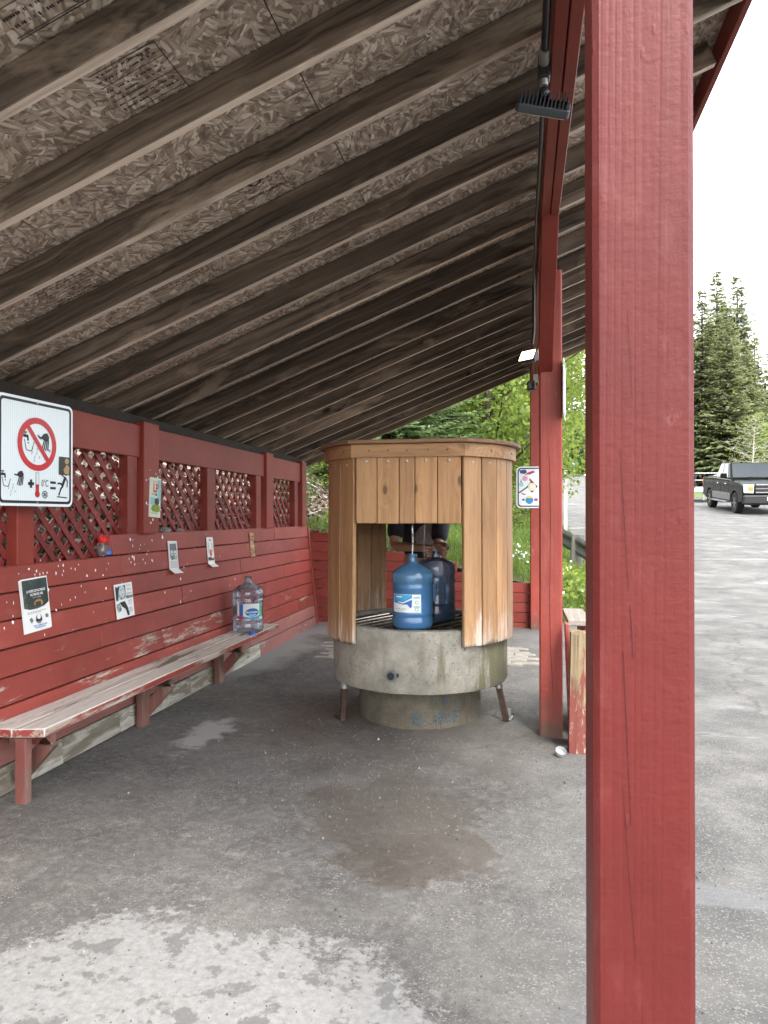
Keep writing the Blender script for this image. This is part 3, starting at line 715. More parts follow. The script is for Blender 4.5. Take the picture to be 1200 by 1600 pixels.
for y, z in [(4.665 + random.uniform(-0.08, 0.08), random.uniform(1.3, 1.75)) for _ in range(14)]:
    r = random.uniform(0.004, 0.010); mb.add([(UX + 0.0575, y + r, z), (UX + 0.0575, y, z + r * 1.6), (UX + 0.0575, y - r, z + 0.3 * r), (UX + 0.0575, y, z - r)], [(0, 1, 2, 3)])
sc = mb.build('paper_scrap', M_paper, WALL); sc['kind'] = 'stuff'
mb = MB()
for i in range(9):
    for yk in [2.3 + 0.61 * q for q in range(11)]:
        if i == 8 and yk < 4.25: continue
        for dzk in (0.035, 0.105):
            if random.random() < 0.8:
                F = wall_frame(yk + random.uniform(-0.02, 0.02), i * bh + dzk + random.uniform(-0.008, 0.008), 0.0016); mb.add([F @ Vector((0.0038 * math.cos(a), 0.0038 * math.sin(a), 0)) for a in (0, 1.05, 2.1, 3.14, 4.19, 5.24)], [(0, 1, 2, 3, 4, 5)])
nh = mb.build('nail_heads', plain('rusty_nail', (0.07, 0.03, 0.022), 0.8), WALL); nh['kind'] = 'stuff'

# --- low plank wall across the far end
FW = empty('far_plank_wall', (0, 8.62, 0), 0, 'low red stepped plank wall across the far end', 'wall')
for i in range(10):
    z0 = i * 0.118; zt = z0 + 0.118
    xe = 0.12 if zt < 0.66 else 0.12 - (zt - 0.62) * 4.3
    js = [-2.62, xe] if xe < -1.4 else [-2.62, -1.2 + 0.3 * ((i * 7) % 3), xe]
    for a, b in zip(js[:-1], js[1:]):
        if b - a > 0.1: plank('board', ((a + b) / 2, random.uniform(-0.002, 0.002), z0 + 0.059), (round(b - a - 0.004, 3), 0.035, 0.113), M_red_far, FW)
plank('post', (-2.55, 0.06, 0.6), (0.09, 0.07, 1.2), M_red_trimz, FW); plank('post', (-0.9, 0.06, 0.38), (0.09, 0.07, 0.76), M_red_trimz, FW)

# --- bench
BN = empty('bench', (-2.2, 4.5, 0), 0, 'long weathered plank bench with red edge along the left wall', 'bench'); BN.location = (0, 0, 0)
def bench_pt(u, v):                                   # u along, v across 0 (wall) .. 1 (front)
    y = 2.995 + (6.38 - 2.995) * u
    xf = -2.245; xb = -2.530
    return Vector((xb + (xf - xb) * v, y, 0.362 + 0.004 * u))
def seat(v0, v1, chamfer):
    mb = MB(); n = 24; t = 0.042
    top = []; bot = []
    for k in range(n + 1):
        u = k / n
        for v in (v0, v1):
            p = bench_pt(u, v); p.z += 0.003 * mnoise.noise(Vector((u * 9, v * 3, 0)))
            if k == 0 and v == v1 and chamfer: p = bench_pt(0.012, v1)
            if v == v1 and chamfer: p.x += 0.004 * mnoise.noise(Vector((u * 40, 0, 2)))
            top.append(p); bot.append(p - Vector((0, 0, t)))
    vs = top + bot; m = len(top); fs = []; mi = []
    for k in range(n):
        a = 2 * k
        fs += [(a, a + 1, a + 3, a + 2), (m + a, m + a + 2, m + a + 3, m + a + 1), (a + 1, m + a + 1, m + a + 3, a + 3), (a, a + 2, m + a + 2, m + a)]
        mi += [0, 0, 1 if chamfer else 0, 0]
    fs += [(0, m, m + 1, 1), (2 * n, 2 * n + 1, m + 2 * n + 1, m + 2 * n)]; mi += [1, 1]
    mb.v = [tuple(p) for p in vs]; mb.f = fs; mb.mi = mi
    return mb.build('seat_plank', [M_bench, M_bench_edge], BN, bevel=0.004)
seat(0.0, 0.485, False); seat(0.50, 1.0, True)
for u in (0.03, 0.39, 0.745):
    p = bench_pt(u, 0.0); y = p.y; zt = p.z - 0.045
    if u < 0.1:
        plank('leg', (-2.36, y - 0.06, zt / 2 - 0.01), (0.06, 0.045, zt + 0.02), M_bench_leg, BN)
    else:
        plank('leg', (-2.46, y, zt / 2 - 0.01), (0.05, 0.09, zt + 0.02), M_bench_leg, BN)
    plank('cleat', (-2.40, y + 0.055, zt - 0.035), (0.24, 0.04, 0.07), M_bench_leg, BN)
    MB().bar((-2.475, y + 0.055, 0.07), (-2.29, y + 0.055, zt - 0.045), 0.04, 0.075).build('brace', M_bench_leg, BN, bevel=0.003)
# ------------------------------------------------------------------ the fountain
FC = Vector((-0.697, 4.907, 0))
FT = empty('water_fountain', FC, 0, 'round spring fountain of concrete rings under a cedar plank hood', 'fountain')
def jitter_lathe(name, prof, n, mat, amp=0.004, closed=True):
    mb = MB().lathe(prof, n, closed=closed)
    vs = []
    for p in mb.v:
        q = Vector(p); k = 1 + amp * mnoise.noise(q * 6) / max(0.3, math.hypot(q.x, q.y)); vs.append((q.x * k, q.y * k, q.z + amp * 0.6 * mnoise.noise(q * 9 + Vector((5, 5, 5)))))
    mb.v = vs
    return mb.build(name, mat, FT, smooth=40)
basin = jitter_lathe('basin_ring', [(0.592, 0.285), (0.600, 0.30), (0.600, 0.42), (0.600, 0.54), (0.600, 0.655), (0.588, 0.67), (0.525, 0.67), (0.515, 0.66), (0.515, 0.36), (0.0, 0.355), (0.0, 0.285)], 96, M_conc, closed=True)
ped = jitter_lathe('pedestal_ring', [(0.425, -0.05), (0.42, 0.0), (0.42, 0.1), (0.42, 0.2), (0.41, 0.288), (0.0, 0.288), (0, -0.05)], 72, M_conc2, closed=True)
# faded blue spray lettering on the pedestal, bent round it
def bend(me, Rr, a0, z0):
    bm = bmesh.new(); bm.from_mesh(me); xs_ = [v.co.x for v in bm.verts]; q = min(xs_) + 0.008
    while q < max(xs_):
        bmesh.ops.bisect_plane(bm, geom=bm.verts[:] + bm.edges[:] + bm.faces[:], plane_co=(q, 0, 0), plane_no=(1, 0, 0)); q += 0.008
    bm.to_mesh(me); bm.free()
    for v in me.vertices:
        a = a0 + v.co.x / Rr; v.co = Vector((Rr * math.sin(a), -Rr * math.cos(a), z0 + v.co.y))
    return me
s = NT('faded_blue_spray'); o = s.obj(0)
al = s.ramp(s.noise(o, 45, 5, 0.7), [(0.42, 0), (0.62, 0.65)])
M_spray = s.surf(s.n('ShaderNodeMixShader', {0: al, 1: s.n('ShaderNodeBsdfTransparent'), 2: s.n('ShaderNodeBsdfPrincipled', {'Base Color': (0.035, 0.13, 0.24, 1), 'Roughness': 0.8})}))
link('spray_lettering', bend(text_mesh('BLINE', 0.12, M_spray, bold=0.003, space=1.1), 0.4245, 0.40, 0.085), ped)
link('spray_lettering', bend(text_mesh('o  D  II', 0.07, M_spray, bold=0.002), 0.4245, 0.55, 0.20), ped)
# drain pipe stub
a = -0.10 - YAW * 0.3
dp = Vector((0.60 * math.sin(a), -0.60 * math.cos(a), 0.395))
n_ = Vector((math.sin(a), -math.cos(a), 0))
dr = MB().tube([dp - n_ * 0.05, dp + n_ * 0.007], 0.036, 20); dr.build('drain_pipe', plain('grey_pvc', (0.11, 0.125, 0.14), 0.45), FT, smooth=40)
MB().tube([dp + n_ * 0.0075, dp + n_ * 0.009], 0.024, 16).build('pipe_mouth', M_black, FT)
MB().box(dp + n_ * 0.003 + Vector((0.034, 0, 0.006)), (0.03, 0.012, 0.022)).build('pipe_tab', M_black, FT)
# legs with foot plates
def leg(ang, lean, tw):
    d = Vector((math.sin(ang), -math.cos(ang), 0)); p = d * 0.555; q = d * (0.555 + lean)
    MB().bar((q.x, q.y, 0.02), (p.x, p.y, 0.24), 0.036, 0.036, up=d).build('leg', M_iron, FT, bevel=0.003)
    MB().lathe([(0.026, 0), (0.026, 0.025), (0.018, 0.028), (0.018, 0.055)], 12, (p.x, p.y, 0.235)).build('leg_collar', M_galv, FT, smooth=40)
    t = Vector((d.y, -d.x, 0)) * tw
    f = MB().box(q + t * 0.05 + Vector((0, 0, 0.027)), (0.11, 0.055, 0.008), Matrix.Rotation(math.atan2(t.y, t.x), 3, 'Z')).build('foot_plate', M_iron if tw > 0 else M_galv, FT, bevel=0.002)
    MB().box(q + t * 0.028 + Vector((0, 0, 0.06)), (0.008, 0.05, 0.07), Matrix.Rotation(math.atan2(t.y, t.x), 3, 'Z')).build('foot_upright', M_iron if tw > 0 else M_galv, FT, bevel=0.002)
leg(R(-57), 0.015, -1 if False else 1); leg(R(80), 0.05, -1); leg(R(200), 0.02, 1)
# grate of rods
gr = empty('grate'); gr.parent = FT
MB().lathe([(0.514, 0.628), (0.514, 0.645), (0.498, 0.645), (0.498, 0.628)], 48, closed=True).build('rim', M_iron, gr, smooth=40)
for k in range(11):
    t = -0.45 + k * 0.090
    h = math.sqrt(max(0.01, 0.502 ** 2 - t * t)); a = R(62)
    u = Vector((math.cos(a), math.sin(a), 0)); v = Vector((-u.y, u.x, 0))
    MB().tube([v * t - u * h + Vector((0, 0, 0.636)), v * t + u * h + Vector((0, 0, 0.640))], 0.0075, 6).build('bar', M_rod, gr)
for t in (-0.3, -0.02, 0.27):
    h = math.sqrt(0.502 ** 2 - t * t); a = R(62); u = Vector((math.cos(a), math.sin(a), 0)); v = Vector((-u.y, u.x, 0))
    MB().tube([u * t - v * h + Vector((0, 0, 0.622)), u * t + v * h + Vector((0, 0, 0.622))], 0.008, 6).build('bar', M_rod, gr)
MB().lathe([(0.512, 0.40), (0.0, 0.401)], 40, closed=False).build('water', plain('basin_water', (0.006, 0.006, 0.005), 0.08), FT)
# hood: flat openings front and back, round sides
hood = empty('hood'); hood.parent = FT
rh = 0.610; ap = 0.512; hw = 0.3315
a_edge = math.atan2(hw, ap)
# long staves on the round sides
for side in (1, -1):
    n = 9; arc = math.pi - 2 * a_edge
    for k in range(n):
        a = a_edge + arc * (k + 0.5) / n
        w = 2 * rh * math.sin(arc / n / 2) - 0.003
        d = Vector((math.sin(a) * side, -math.cos(a), 0))
        z0 = 0.575 + random.uniform(-0.008, 0.012) - (0.012 if k in (0,) else 0); z1 = 1.765
        M = Matrix.Rotation(math.atan2(d.y, d.x), 3, 'Z') @ Matrix.Rotation(-0.006, 3, 'Y')
        zc = (0.575 + 1.765) / 2
        o = plank('stave', d * (rh + 0.012 + random.uniform(-0.002, 0.002)) + Vector((0, 0, zc + (z0 - 0.575) / 2)), (0.028, round(w, 4), 1.19), M_cedar_long, hood, M, 0.004)
        for zz in (1.715,):
            b = MB().lathe([(0.008, 0), (0.0075, 0.003), (0.004, 0.005)], 8); b.v = [tuple(Matrix.Rotation(math.pi / 2, 3, 'Y') @ Vector(p)) for p in b.v]
            bo = b.build('bolt', M_bolt, o); bo.location = (0.0145, 0, zz - zc - 0.0)
# short boards over the openings
ws = [0.136, 0.141, 0.099, 0.141, 0.146]
tot = sum(ws)
for fb in (-1, 1):
    x = -tot / 2
    for w in ws:
        zb0 = 1.335 + random.uniform(-0.003, 0.003)
        o = plank('short_board', Vector(((x + w / 2) * (1 if fb < 0 else -1), fb * (ap + 0.014), (zb0 + 1.765) / 2)), (round(w - 0.004, 4), 0.028, 0.43), M_cedar, hood, None, 0.004)
        if fb < 0:
            b = MB().lathe([(0.010, 0), (0.009, 0.003), (0.005, 0.006)], 10); b.v = [tuple(Matrix.Rotation(math.pi / 2, 3, 'X') @ Vector(p)) for p in b.v]
            bo = b.build('bolt', M_bolt, o); bo.location = (0.0, -0.0145, 0.175)
        x += w
    plank('header', Vector((0, fb * (ap - 0.022), 1.40)), (0.70, 0.036, 0.09), M_cedar, hood)
# top band
def outline(off, n=22):
    pts = []
    fx = hw + off * 0.35; fy = ap + off
    for side in (1, -1):
        for k in range(n + 1):
            a = a_edge + (math.pi - 2 * a_edge) * k / n
            if side == -1: a = 2 * math.pi - (math.pi - 2 * a_edge) * (1 - k / n) - a_edge if False else math.pi + a_edge + (math.pi - 2 * a_edge) * k / n
            pts.append(((rh + off) * math.sin(a), -(rh + off) * math.cos(a)))
    return pts
def band(name, o_out, o_in, z0, z1, mat, bevel=0.003):
    po, pi_ = outline(o_out), outline(o_in); n = len(po)
    vs = [(x, y, z0) for x, y in po] + [(x, y, z1) for x, y in po] + [(x, y, z0) for x, y in pi_] + [(x, y, z1) for x, y in pi_]
    fs = []
    for i in range(n):
        j = (i + 1) % n
        fs += [(i, j, n + j, n + i), (2 * n + i, 3 * n + i, 3 * n + j, 2 * n + j), (i, 2 * n + i, 2 * n + j, j), (n + i, n + j, 3 * n + j, 3 * n + i)]
    mb = MB(); mb.add(vs, fs); return mb.build(name, mat, hood, smooth=25)
band('top_band', 0.050, -0.010, 1.750, 1.832, wood_mat('cedar_band', (0.23, 0.12, 0.052), (0.40, 0.225, 0.105), 'X', 0.6, 0.5, tint=0.05))
n_out = outline(0.082)
cap = MB().prism(n_out, 1.834, 1.858); cap.build('cap', M_cedar_top, hood, bevel=0.004)
for k in range(16):
    a = k * 0.393 + 0.1
    d = Vector((math.sin(a), -math.cos(a), 0))
    if abs(a - math.pi) < 0.5 or a < 0.5 or a > 5.8: continue
    MB().tube([d * (rh + 0.0505) + Vector((0, 0, 1.79)), d * (rh + 0.0535) + Vector((0, 0, 1.79))], 0.005, 8).build('screw', M_black, hood)
for x in (-0.24, -0.12, 0.0, 0.13, 0.25):
    MB().tube([(x, -(ap + 0.0505 - 0.0), 1.79), (x, -(ap + 0.0545), 1.79)], 0.005, 8).build('screw', M_black, hood)
MB().tube([(0.30, 0.15, 1.858), (0.30, 0.15, 1.90)], 0.016, 8).build('cap_fitting', M_black, hood)
MB().tube([(-0.42, -0.20, 1.858), (-0.42, -0.20, 1.875)], 0.008, 8).build('cap_bolt', M_bolt, hood)
# spout inside the hood
MB().tube([(0.0, 0.0, 1.80), (0.0, 0.0, 1.52), (-0.004, -0.05, 1.46), (-0.006, -0.20, 1.44), (-0.007, -0.262, 1.40)], 0.021, 12).build('spout_pipe', M_galv, FT, smooth=40)
MB().tube([(0.0, 0.0, 1.54), (0.0, 0.03, 1.47), (0.02, 0.05, 1.42)], 0.018, 12).build('spout_pipe', M_galv, FT, smooth=40)

# ------------------------------------------------------------------ water jugs
def plastic(name, tint, diff, dens):
    s = NT(name)
    fr = s.n('ShaderNodeFresnel', {'IOR': 1.45})
    tr = s.n('ShaderNodeBsdfTransparent', {'Color': (*tint, 1)})
    df = s.n('ShaderNodeBsdfDiffuse', {'Color': (*diff, 1)}); tl = s.n('ShaderNodeBsdfTranslucent', {'Color': (*diff, 1)})
    body = s.n('ShaderNodeMixShader', {0: 0.5, 1: df, 2: tl})
    b = s.n('ShaderNodeMixShader', {0: dens, 1: tr, 2: body})
    gl = s.n('ShaderNodeBsdfGlossy', {'Color': (1, 1, 1, 1), 'Roughness': 0.06})
    return s.surf(s.n('ShaderNodeMixShader', {0: s.math('ADD', s.mul(fr, 0.9), 0.02), 1: b, 2: gl}))
M_jug_clear = plastic('jug_clear', (0.80, 0.84, 0.90), (0.40, 0.49, 0.60), 0.25)
M_jug_blue = plastic('jug_blue', (0.55, 0.80, 1.0), (0.26, 0.62, 1.0), 0.42)
M_jug_dark = plastic('jug_dark', (0.60, 0.72, 0.88), (0.24, 0.38, 0.58), 0.30)
M_fill = plastic('water_in_jug', (0.35, 0.66, 0.95), (0.06, 0.42, 0.92), 0.6)
M_cap = flatc('blue_cap', (0.01, 0.12, 0.62), 0.35)
def jug_profile(h=0.49, r=0.135, neck=0.028, wide=1.0):
    p = [(0.0, 0.004), (r * 0.80, 0.0), (r * 0.95, 0.010), (r, 0.030), (r, 0.075), (r * 0.972, 0.082), (r * 0.972, 0.090), (r, 0.098)]
    p += [(r, 0.125), (r * 0.985, 0.128), (r * 0.985, 0.262), (r, 0.266), (r, 0.285), (r * 0.965, 0.293), (r * 0.965, 0.302), (r, 0.311)]
    p += [(r * 1.0, 0.345), (r * 0.975, 0.362), (r * 0.88, 0.384), (r * 0.62, 0.407), (r * 0.36, 0.424), (neck * 1.15, 0.434), (neck, 0.446), (neck, 0.470), (neck * 1.15, 0.472), (neck * 1.15, h)]
    return p
def curved(name, u0, u1, v0, v1, Rr, mat, parent, a0=0.0, n=10):
    mb = MB(); vs = []
    for i in range(n + 1):
        a = a0 + (u0 + (u1 - u0) * i / n) / Rr
        for v in (v0, v1): vs.append((Rr * math.sin(a), -Rr * math.cos(a), v))
    mb.add(vs, [(2 * i, 2 * i + 2, 2 * i + 3, 2 * i + 1) for i in range(n)]); return mb.build(name, mat, parent, smooth=60)
def bent_poly(name, poly, Rr, mat, parent, a0=0.0):
    me = bpy.data.meshes.new(name)
    me.from_pydata([(x, y, 0) for x, y in poly], [], [tuple(range(len(poly)))]); bend(me, Rr, a0, 0); me.materials.append(mat); return link(name, me, parent)
def bent_text(t, size, Rr, x, z, mat, parent, a0=0.0, flip=False, bold=0.0):
    me = text_mesh(t, size, mat, bold=bold)
    if flip:
        for v in me.vertices: v.co.x *= -1; v.co.y *= -1
    for v in me.vertices: v.co.x += x
    return link('label_lettering', bend(me, Rr, a0, z), parent)
def jug(loc, label, mat, fill=None, group=None, rz=0.0):
    e = empty('water_jug', loc, rz, label, 'water jug', group)
    pr = jug_profile(); MB().lathe(pr[1:] , 40, closed=False).build('body', mat, e, smooth=50)
    if fill:
        rr = 0.1315; MB().lathe([(rr * 0.8, 0.006), (rr * 0.95, 0.014), (rr * 0.96, 0.03), (rr * 0.96, fill)], 32).build('water', M_fill, e, smooth=50)
    MB().lathe([(0.029, 0.474), (0.0335, 0.474), (0.0335, 0.484), (0.029, 0.484)], 20, closed=True).build('neck_ring', mat, e, smooth=50)
    return e
D_ = lambda x, y: math.atan2(0 - x, y)               # turn a label toward the viewpoint side
# jug being filled, on the grate
J1 = jug((-0.705, 4.63, 0.643), 'blue water jug under the falling stream inside the fountain', M_jug_blue, 0.30, 'water jugs')
Rj = 0.1365; A1 = R(8) - R(6)
M_lab = flatc('label_white', (0.74, 0.80, 0.82)); M_lb = flatc('label_sky_blue', (0.05, 0.36, 0.66)); M_lbd = flatc('label_deep_blue', (0.03, 0.14, 0.45)); M_lg = flatc('label_green', (0.10, 0.42, 0.18)); M_lr = flatc('label_red', (0.55, 0.03, 0.03))
lb = curved('label', -0.135, 0.070, 0.120, 0.236, Rj, M_lab, J1, A1)
curved('label_band', -0.130, 0.012, 0.180, 0.234, Rj + 0.0006, M_lb, lb, A1)
bent_poly('label_mountain', [(-0.13, 0.181), (-0.09, 0.196), (-0.05, 0.186), (0.011, 0.222), (0.011, 0.155), (0.0, 0.150), (-0.02, 0.172), (-0.05, 0.170), (-0.09, 0.178)], Rj + 0.0010, M_lbd, lb, A1)
bent_poly('label_ridge', [(-0.09, 0.192), (-0.05, 0.184), (0.011, 0.214), (0.011, 0.204), (-0.05, 0.176), (-0.09, 0.186)], Rj + 0.0014, M_lab, lb, A1)
curved('label_panel', -0.105, -0.055, 0.215, 0.224, Rj + 0.0014, M_lab, lb, A1, 5)
bent_text('EAU DE SOURCE', 0.0105, Rj + 0.0010, -0.065, 0.142, M_ink, lb, A1)
bent_text('NATURELLE', 0.009, Rj + 0.0010, -0.065, 0.131, M_greyink, lb, A1)
for zz in (0.185, 0.140):
    bent_poly('label_emblem', circ(0.012, 16, 0.042, zz), Rj + 0.0010, M_lg, lb, A1); bent_poly('label_emblem', circ(0.008, 16, 0.042, zz), Rj + 0.0014, M_lab, lb, A1)
for k in range(4): curved('label_line', 0.022, 0.062, 0.221 - 0.004 * k, 0.2228 - 0.004 * k, Rj + 0.001, M_greyink, lb, A1, 4)
for k in range(3): curved('label_line', 0.022, 0.062, 0.160 - 0.004 * k, 0.1618 - 0.004 * k, Rj + 0.001, M_greyink, lb, A1, 4)
# second jug, held by the man: round shoulders and a moulded side grip
J2 = empty('water_jug', (-0.595, 5.00, 0.643), 0, 'dark blue water jug with moulded grip, steadied by the man', 'water jug', 'water jugs')
r = 0.137
MB().lathe([(r * 0.8, 0.0), (r * 0.96, 0.01), (r, 0.03), (r, 0.105), (r * 0.97, 0.112), (r * 0.97, 0.12), (r, 0.127), (r, 0.14), (r * 0.985, 0.145), (r * 0.985, 0.275), (r, 0.28), (r, 0.30), (r * 0.965, 0.308), (r * 0.965, 0.317), (r, 0.326), (r, 0.372), (r * 0.965, 0.40), (r * 0.82, 0.425), (r * 0.5, 0.441), (0.032, 0.45), (0.03, 0.46), (0.03, 0.492)], 40, closed=False).build('body', M_jug_dark, J2, smooth=50)
MB().lathe([(0.1315 * 0.8, 0.006), (0.127, 0.014), (0.127, 0.13)], 32).build('water', plastic('water_in_dark_jug', (0.10, 0.2, 0.35), (0.02, 0.06, 0.13), 0.5), J2, smooth=50)
gp = Vector((0.075, -0.105, 0))
MB().tube([gp + Vector((0.010, -0.002, 0.285)), gp + Vector((0.020, -0.016, 0.265)), gp + Vector((0.020, -0.016, 0.165)), gp + Vector((0.010, -0.002, 0.145))], 0.012, 10).build('grip', M_jug_dark, J2, smooth=50)
curved('label', -0.06, 0.05, 0.15, 0.268, r + 0.0005, flatc('label_pale_blue', (0.12, 0.26, 0.48)), J2, -0.25)
# empty jug on the bench
bz = 0.366
J3 = jug((-2.375, 5.94, bz - 0.003), 'clear empty water jug standing on the far end of the bench', M_jug_clear, None, 'water jugs')
A3 = R(24) + YAW + R(-6)
lb = curved('label', -0.118, 0.118, 0.130, 0.258, Rj, M_lab, J3, A3, 16)
curved('label_band', -0.118, -0.062, 0.150, 0.256, Rj + 0.0006, M_lbd, lb, A3, 6)
curved('label_code', -0.1175, -0.098, 0.152, 0.254, Rj + 0.0010, M_paper, lb, A3, 3)
curved('label_stripe', -0.117, -0.056, 0.128, 0.150, Rj + 0.0010, M_lr, lb, A3, 6)
curved('label_edge', 0.088, 0.118, 0.14, 0.259, Rj + 0.0008, M_lg, lb, A3, 4)
bent_poly('label_wave', [(-0.056, 0.129), (0.088, 0.131), (0.088, 0.160), (0.05, 0.146), (0.0, 0.140), (-0.056, 0.150)], Rj + 0.0008, M_lb, lb, A3)
bent_poly('label_oval', circ(0.062, 28, 0.020, 0.183, 0.036), Rj + 0.0012, M_lbd, lb, A3)
bent_poly('label_peak', [(-0.02, 0.160), (0.0, 0.170), (0.018, 0.164), (0.038, 0.172), (0.058, 0.160), (0.02, 0.151)], Rj + 0.0016, flatc('label_ice', (0.25, 0.62, 0.85)), lb, A3)
bent_text('LABRADOR', 0.021, Rj + 0.0018, 0.020, 0.186, M_lab, lb, A3, flip=True, bold=0.0006)
jc = MB().lathe([(0.030, 0.0), (0.031, 0.012), (0.028, 0.018), (0.018, 0.021), (0.0, 0.021)], 20)
for k in range(20): pass
jc = jc.build('jug_cap', M_cap, smooth=40); jc.location = (-2.275, 5.78, bz - 0.001); tag(jc, 'small bright blue cap lying in front of the clear jug', 'cap')
# falling water
s = NT('falling_water'); fr = s.n('ShaderNodeFresnel', {'IOR': 1.33}); nn = s.noise(s.map(s.obj(0), (1, 1, 0.3)), 60, 3)
bp = s.bump(nn, 0.6, 0.01)
gl = s.n('ShaderNodeBsdfGlossy', {'Roughness': 0.04, 'Normal': bp}); tr = s.n('ShaderNodeBsdfTransparent', {'Color': (0.93, 0.95, 0.97, 1)})
M_stream = s.surf(s.n('ShaderNodeMixShader', {0: s.math('ADD', 0.22, s.mul(fr, 0.7)), 1: tr, 2: gl}))
def stream(x, y, z0, z1, r, label, dy=0.0):
    n = 26; pts = []; rs = []
    for i in range(n + 1):
        t = i / n; pts.append((x + 0.002 * math.sin(t * 17 + r * 900), y + dy * (1 - t) ** 2 + 0.002 * math.cos(t * 13), z0 + (z1 - z0) * t)); rs.append(r * (1 - 0.35 * t) * (1 + 0.22 * math.sin(t * 31) * math.sin(t * 12)))
    o = MB().tube(pts, rs, 10).build('water_stream', M_stream, smooth=60); return tag(o, label, 'water')
stream(-0.705, 4.63, 1.40, 0.95, 0.0085, 'thin stream of water falling into the neck of the blue jug', 0.012)
stream(-0.672, 4.965, 1.42, 0.64, 0.006, 'thin rear stream of water falling behind the blue jug', -0.01)

# ------------------------------------------------------------------ the man behind the fountain
def skin(name, nodes, edges, mat, parent, levels=2, root=0):
    me = bpy.data.meshes.new(name); me.from_pydata([n[0] for n in nodes], edges, [])
    o = link(name, me, parent); me.materials.append(mat)
    o.modifiers.new('skin', 'SKIN'); o.modifiers['skin'].use_smooth_shade = True
    sv = me.skin_vertices[0].data if len(me.skin_vertices) else None
    if sv is None:
        bpy.context.view_layer.objects.active = o; sv = me.skin_vertices[0].data
    for i, n in enumerate(nodes):
        r_ = n[1] if isinstance(n[1], tuple) else (n[1], n[1]); sv[i].radius = r_; sv[i].use_root = (i == root)
    m = o.modifiers.new('sub', 'SUBSURF'); m.levels = m.render_levels = levels
    dg = bpy.context.evaluated_depsgraph_get(); m2 = bpy.data.meshes.new_from_object(o.evaluated_get(dg))
    o.modifiers.clear(); o.data = m2; m2.materials.clear(); m2.materials.append(mat)
    m2.polygons.foreach_set('use_smooth', [True] * len(m2.polygons)); return o
M_skin = plain('skin', (0.48, 0.27, 0.185), 0.5, 0, 0.1, 20)
M_shirt = plain('black_shirt', (0.030, 0.031, 0.038), 0.85, 0, 0.3, 30, 0.3)
M_vest = plain('grey_shirt', (0.42, 0.42, 0.46), 0.9, 0, 0.25, 30, 0.3)
M_pants = plain('black_trousers', (0.012, 0.012, 0.014), 0.8, 0, 0.3, 30, 0.2)
M_hair = plain('dark_hair', (0.03, 0.02, 0.014), 0.6, 0, 0.4, 80, 0.5)
PE = empty('person', (-0.80, 5.84, 0), 0, 'person in dark shirt and black trousers filling a jug behind the fountain', 'person')
J2T = Vector((-0.595, 5.00, 1.115)) - Vector((-0.80, 5.84, 0))    # neck of the second jug
wR = J2T + Vector((-0.085, 0.10, 0.035)); wL = J2T + Vector((0.06, 0.14, 0.045))
eR = Vector((-0.185, -0.33, 1.145)); eL = Vector((0.165, -0.36, 1.15))
nod = [((0, 0, 0.96), (0.15, 0.11)), ((0, -0.05, 1.12), (0.145, 0.105)), ((0, -0.13, 1.32), (0.16, 0.11)), ((0, -0.18, 1.46), (0.10, 0.08)), ((0, -0.21, 1.54), 0.055), ((0, -0.25, 1.61), (0.072, 0.085)), ((0, -0.27, 1.69), (0.078, 0.095)), ((0, -0.27, 1.76), (0.055, 0.065)),
       ((-0.185, -0.19, 1.43), 0.062), (tuple(eR), 0.043), (tuple(wR), 0.029), ((0.185, -0.19, 1.43), 0.062), (tuple(eL), 0.043), (tuple(wL), 0.029),
       ((-0.10, 0.0, 0.90), 0.095), ((-0.15, 0.0, 0.50), 0.062), ((-0.19, 0.10, 0.10), 0.042), ((-0.20, -0.06, 0.05), 0.04), ((0.10, 0.0, 0.90), 0.095), ((0.12, -0.02, 0.50), 0.062), ((0.13, 0.06, 0.10), 0.042), ((0.14, -0.10, 0.05), 0.04)]
edg = [(0, 1), (1, 2), (2, 3), (3, 4), (4, 5), (5, 6), (6, 7), (3, 8), (8, 9), (9, 10), (3, 11), (11, 12), (12, 13), (0, 14), (14, 15), (15, 16), (16, 17), (0, 18), (18, 19), (19, 20), (20, 21)]
def hand(w, fore, tgt, curl_axis, sgn):
    """palm plus five fingers wrapped round the jug neck"""
    global nod, edg
    d = (tgt - w).normalized(); k = len(nod)
    side = d.cross(Vector((0, 0, 1))).normalized()
    palm = w + d * 0.05
    nod.append((tuple(palm), (0.030, 0.018))); edg.append((fore, k))
    lens = (0.070, 0.080, 0.074, 0.058)
    for i, L in enumerate(lens):
        off = Vector((0, 0, 0.026 - 0.019 * i)); b = palm + d * 0.035 + off
        p1 = b + d * L * 0.45 + side * sgn * 0.012; p2 = p1 + (d * 0.35 + side * sgn * 0.9).normalized() * L * 0.45; p3 = p2 + (side * sgn * 0.8 - d * 0.6).normalized() * L * 0.32
        q = len(nod); nod += [(tuple(b), 0.0095), (tuple(p1), 0.009), (tuple(p2), 0.0085), (tuple(p3), 0.0075)]; edg += [(k, q), (q, q + 1), (q + 1, q + 2), (q + 2, q + 3)]
    q = len(nod); t0 = palm + Vector((0, 0, 0.022)) - d * 0.01 - side * sgn * 0.012; t1 = t0 + (d * 0.7 - side * sgn * 0.5 + Vector((0, 0, 0.35))).normalized() * 0.04; t2 = t1 + (d * 0.9 + side * sgn * 0.2).normalized() * 0.03
    nod += [(tuple(t0), 0.012), (tuple(t1), 0.0105), (tuple(t2), 0.009)]; edg += [(k, q), (q, q + 1), (q + 1, q + 2)]
hand(wR, 10, J2T + Vector((-0.03, 0.02, 0.02)), None, 1); hand(wL, 13, J2T + Vector((0.02, 0.03, 0.015)), None, -1)
body = skin('body', nod, edg, M_skin, PE)
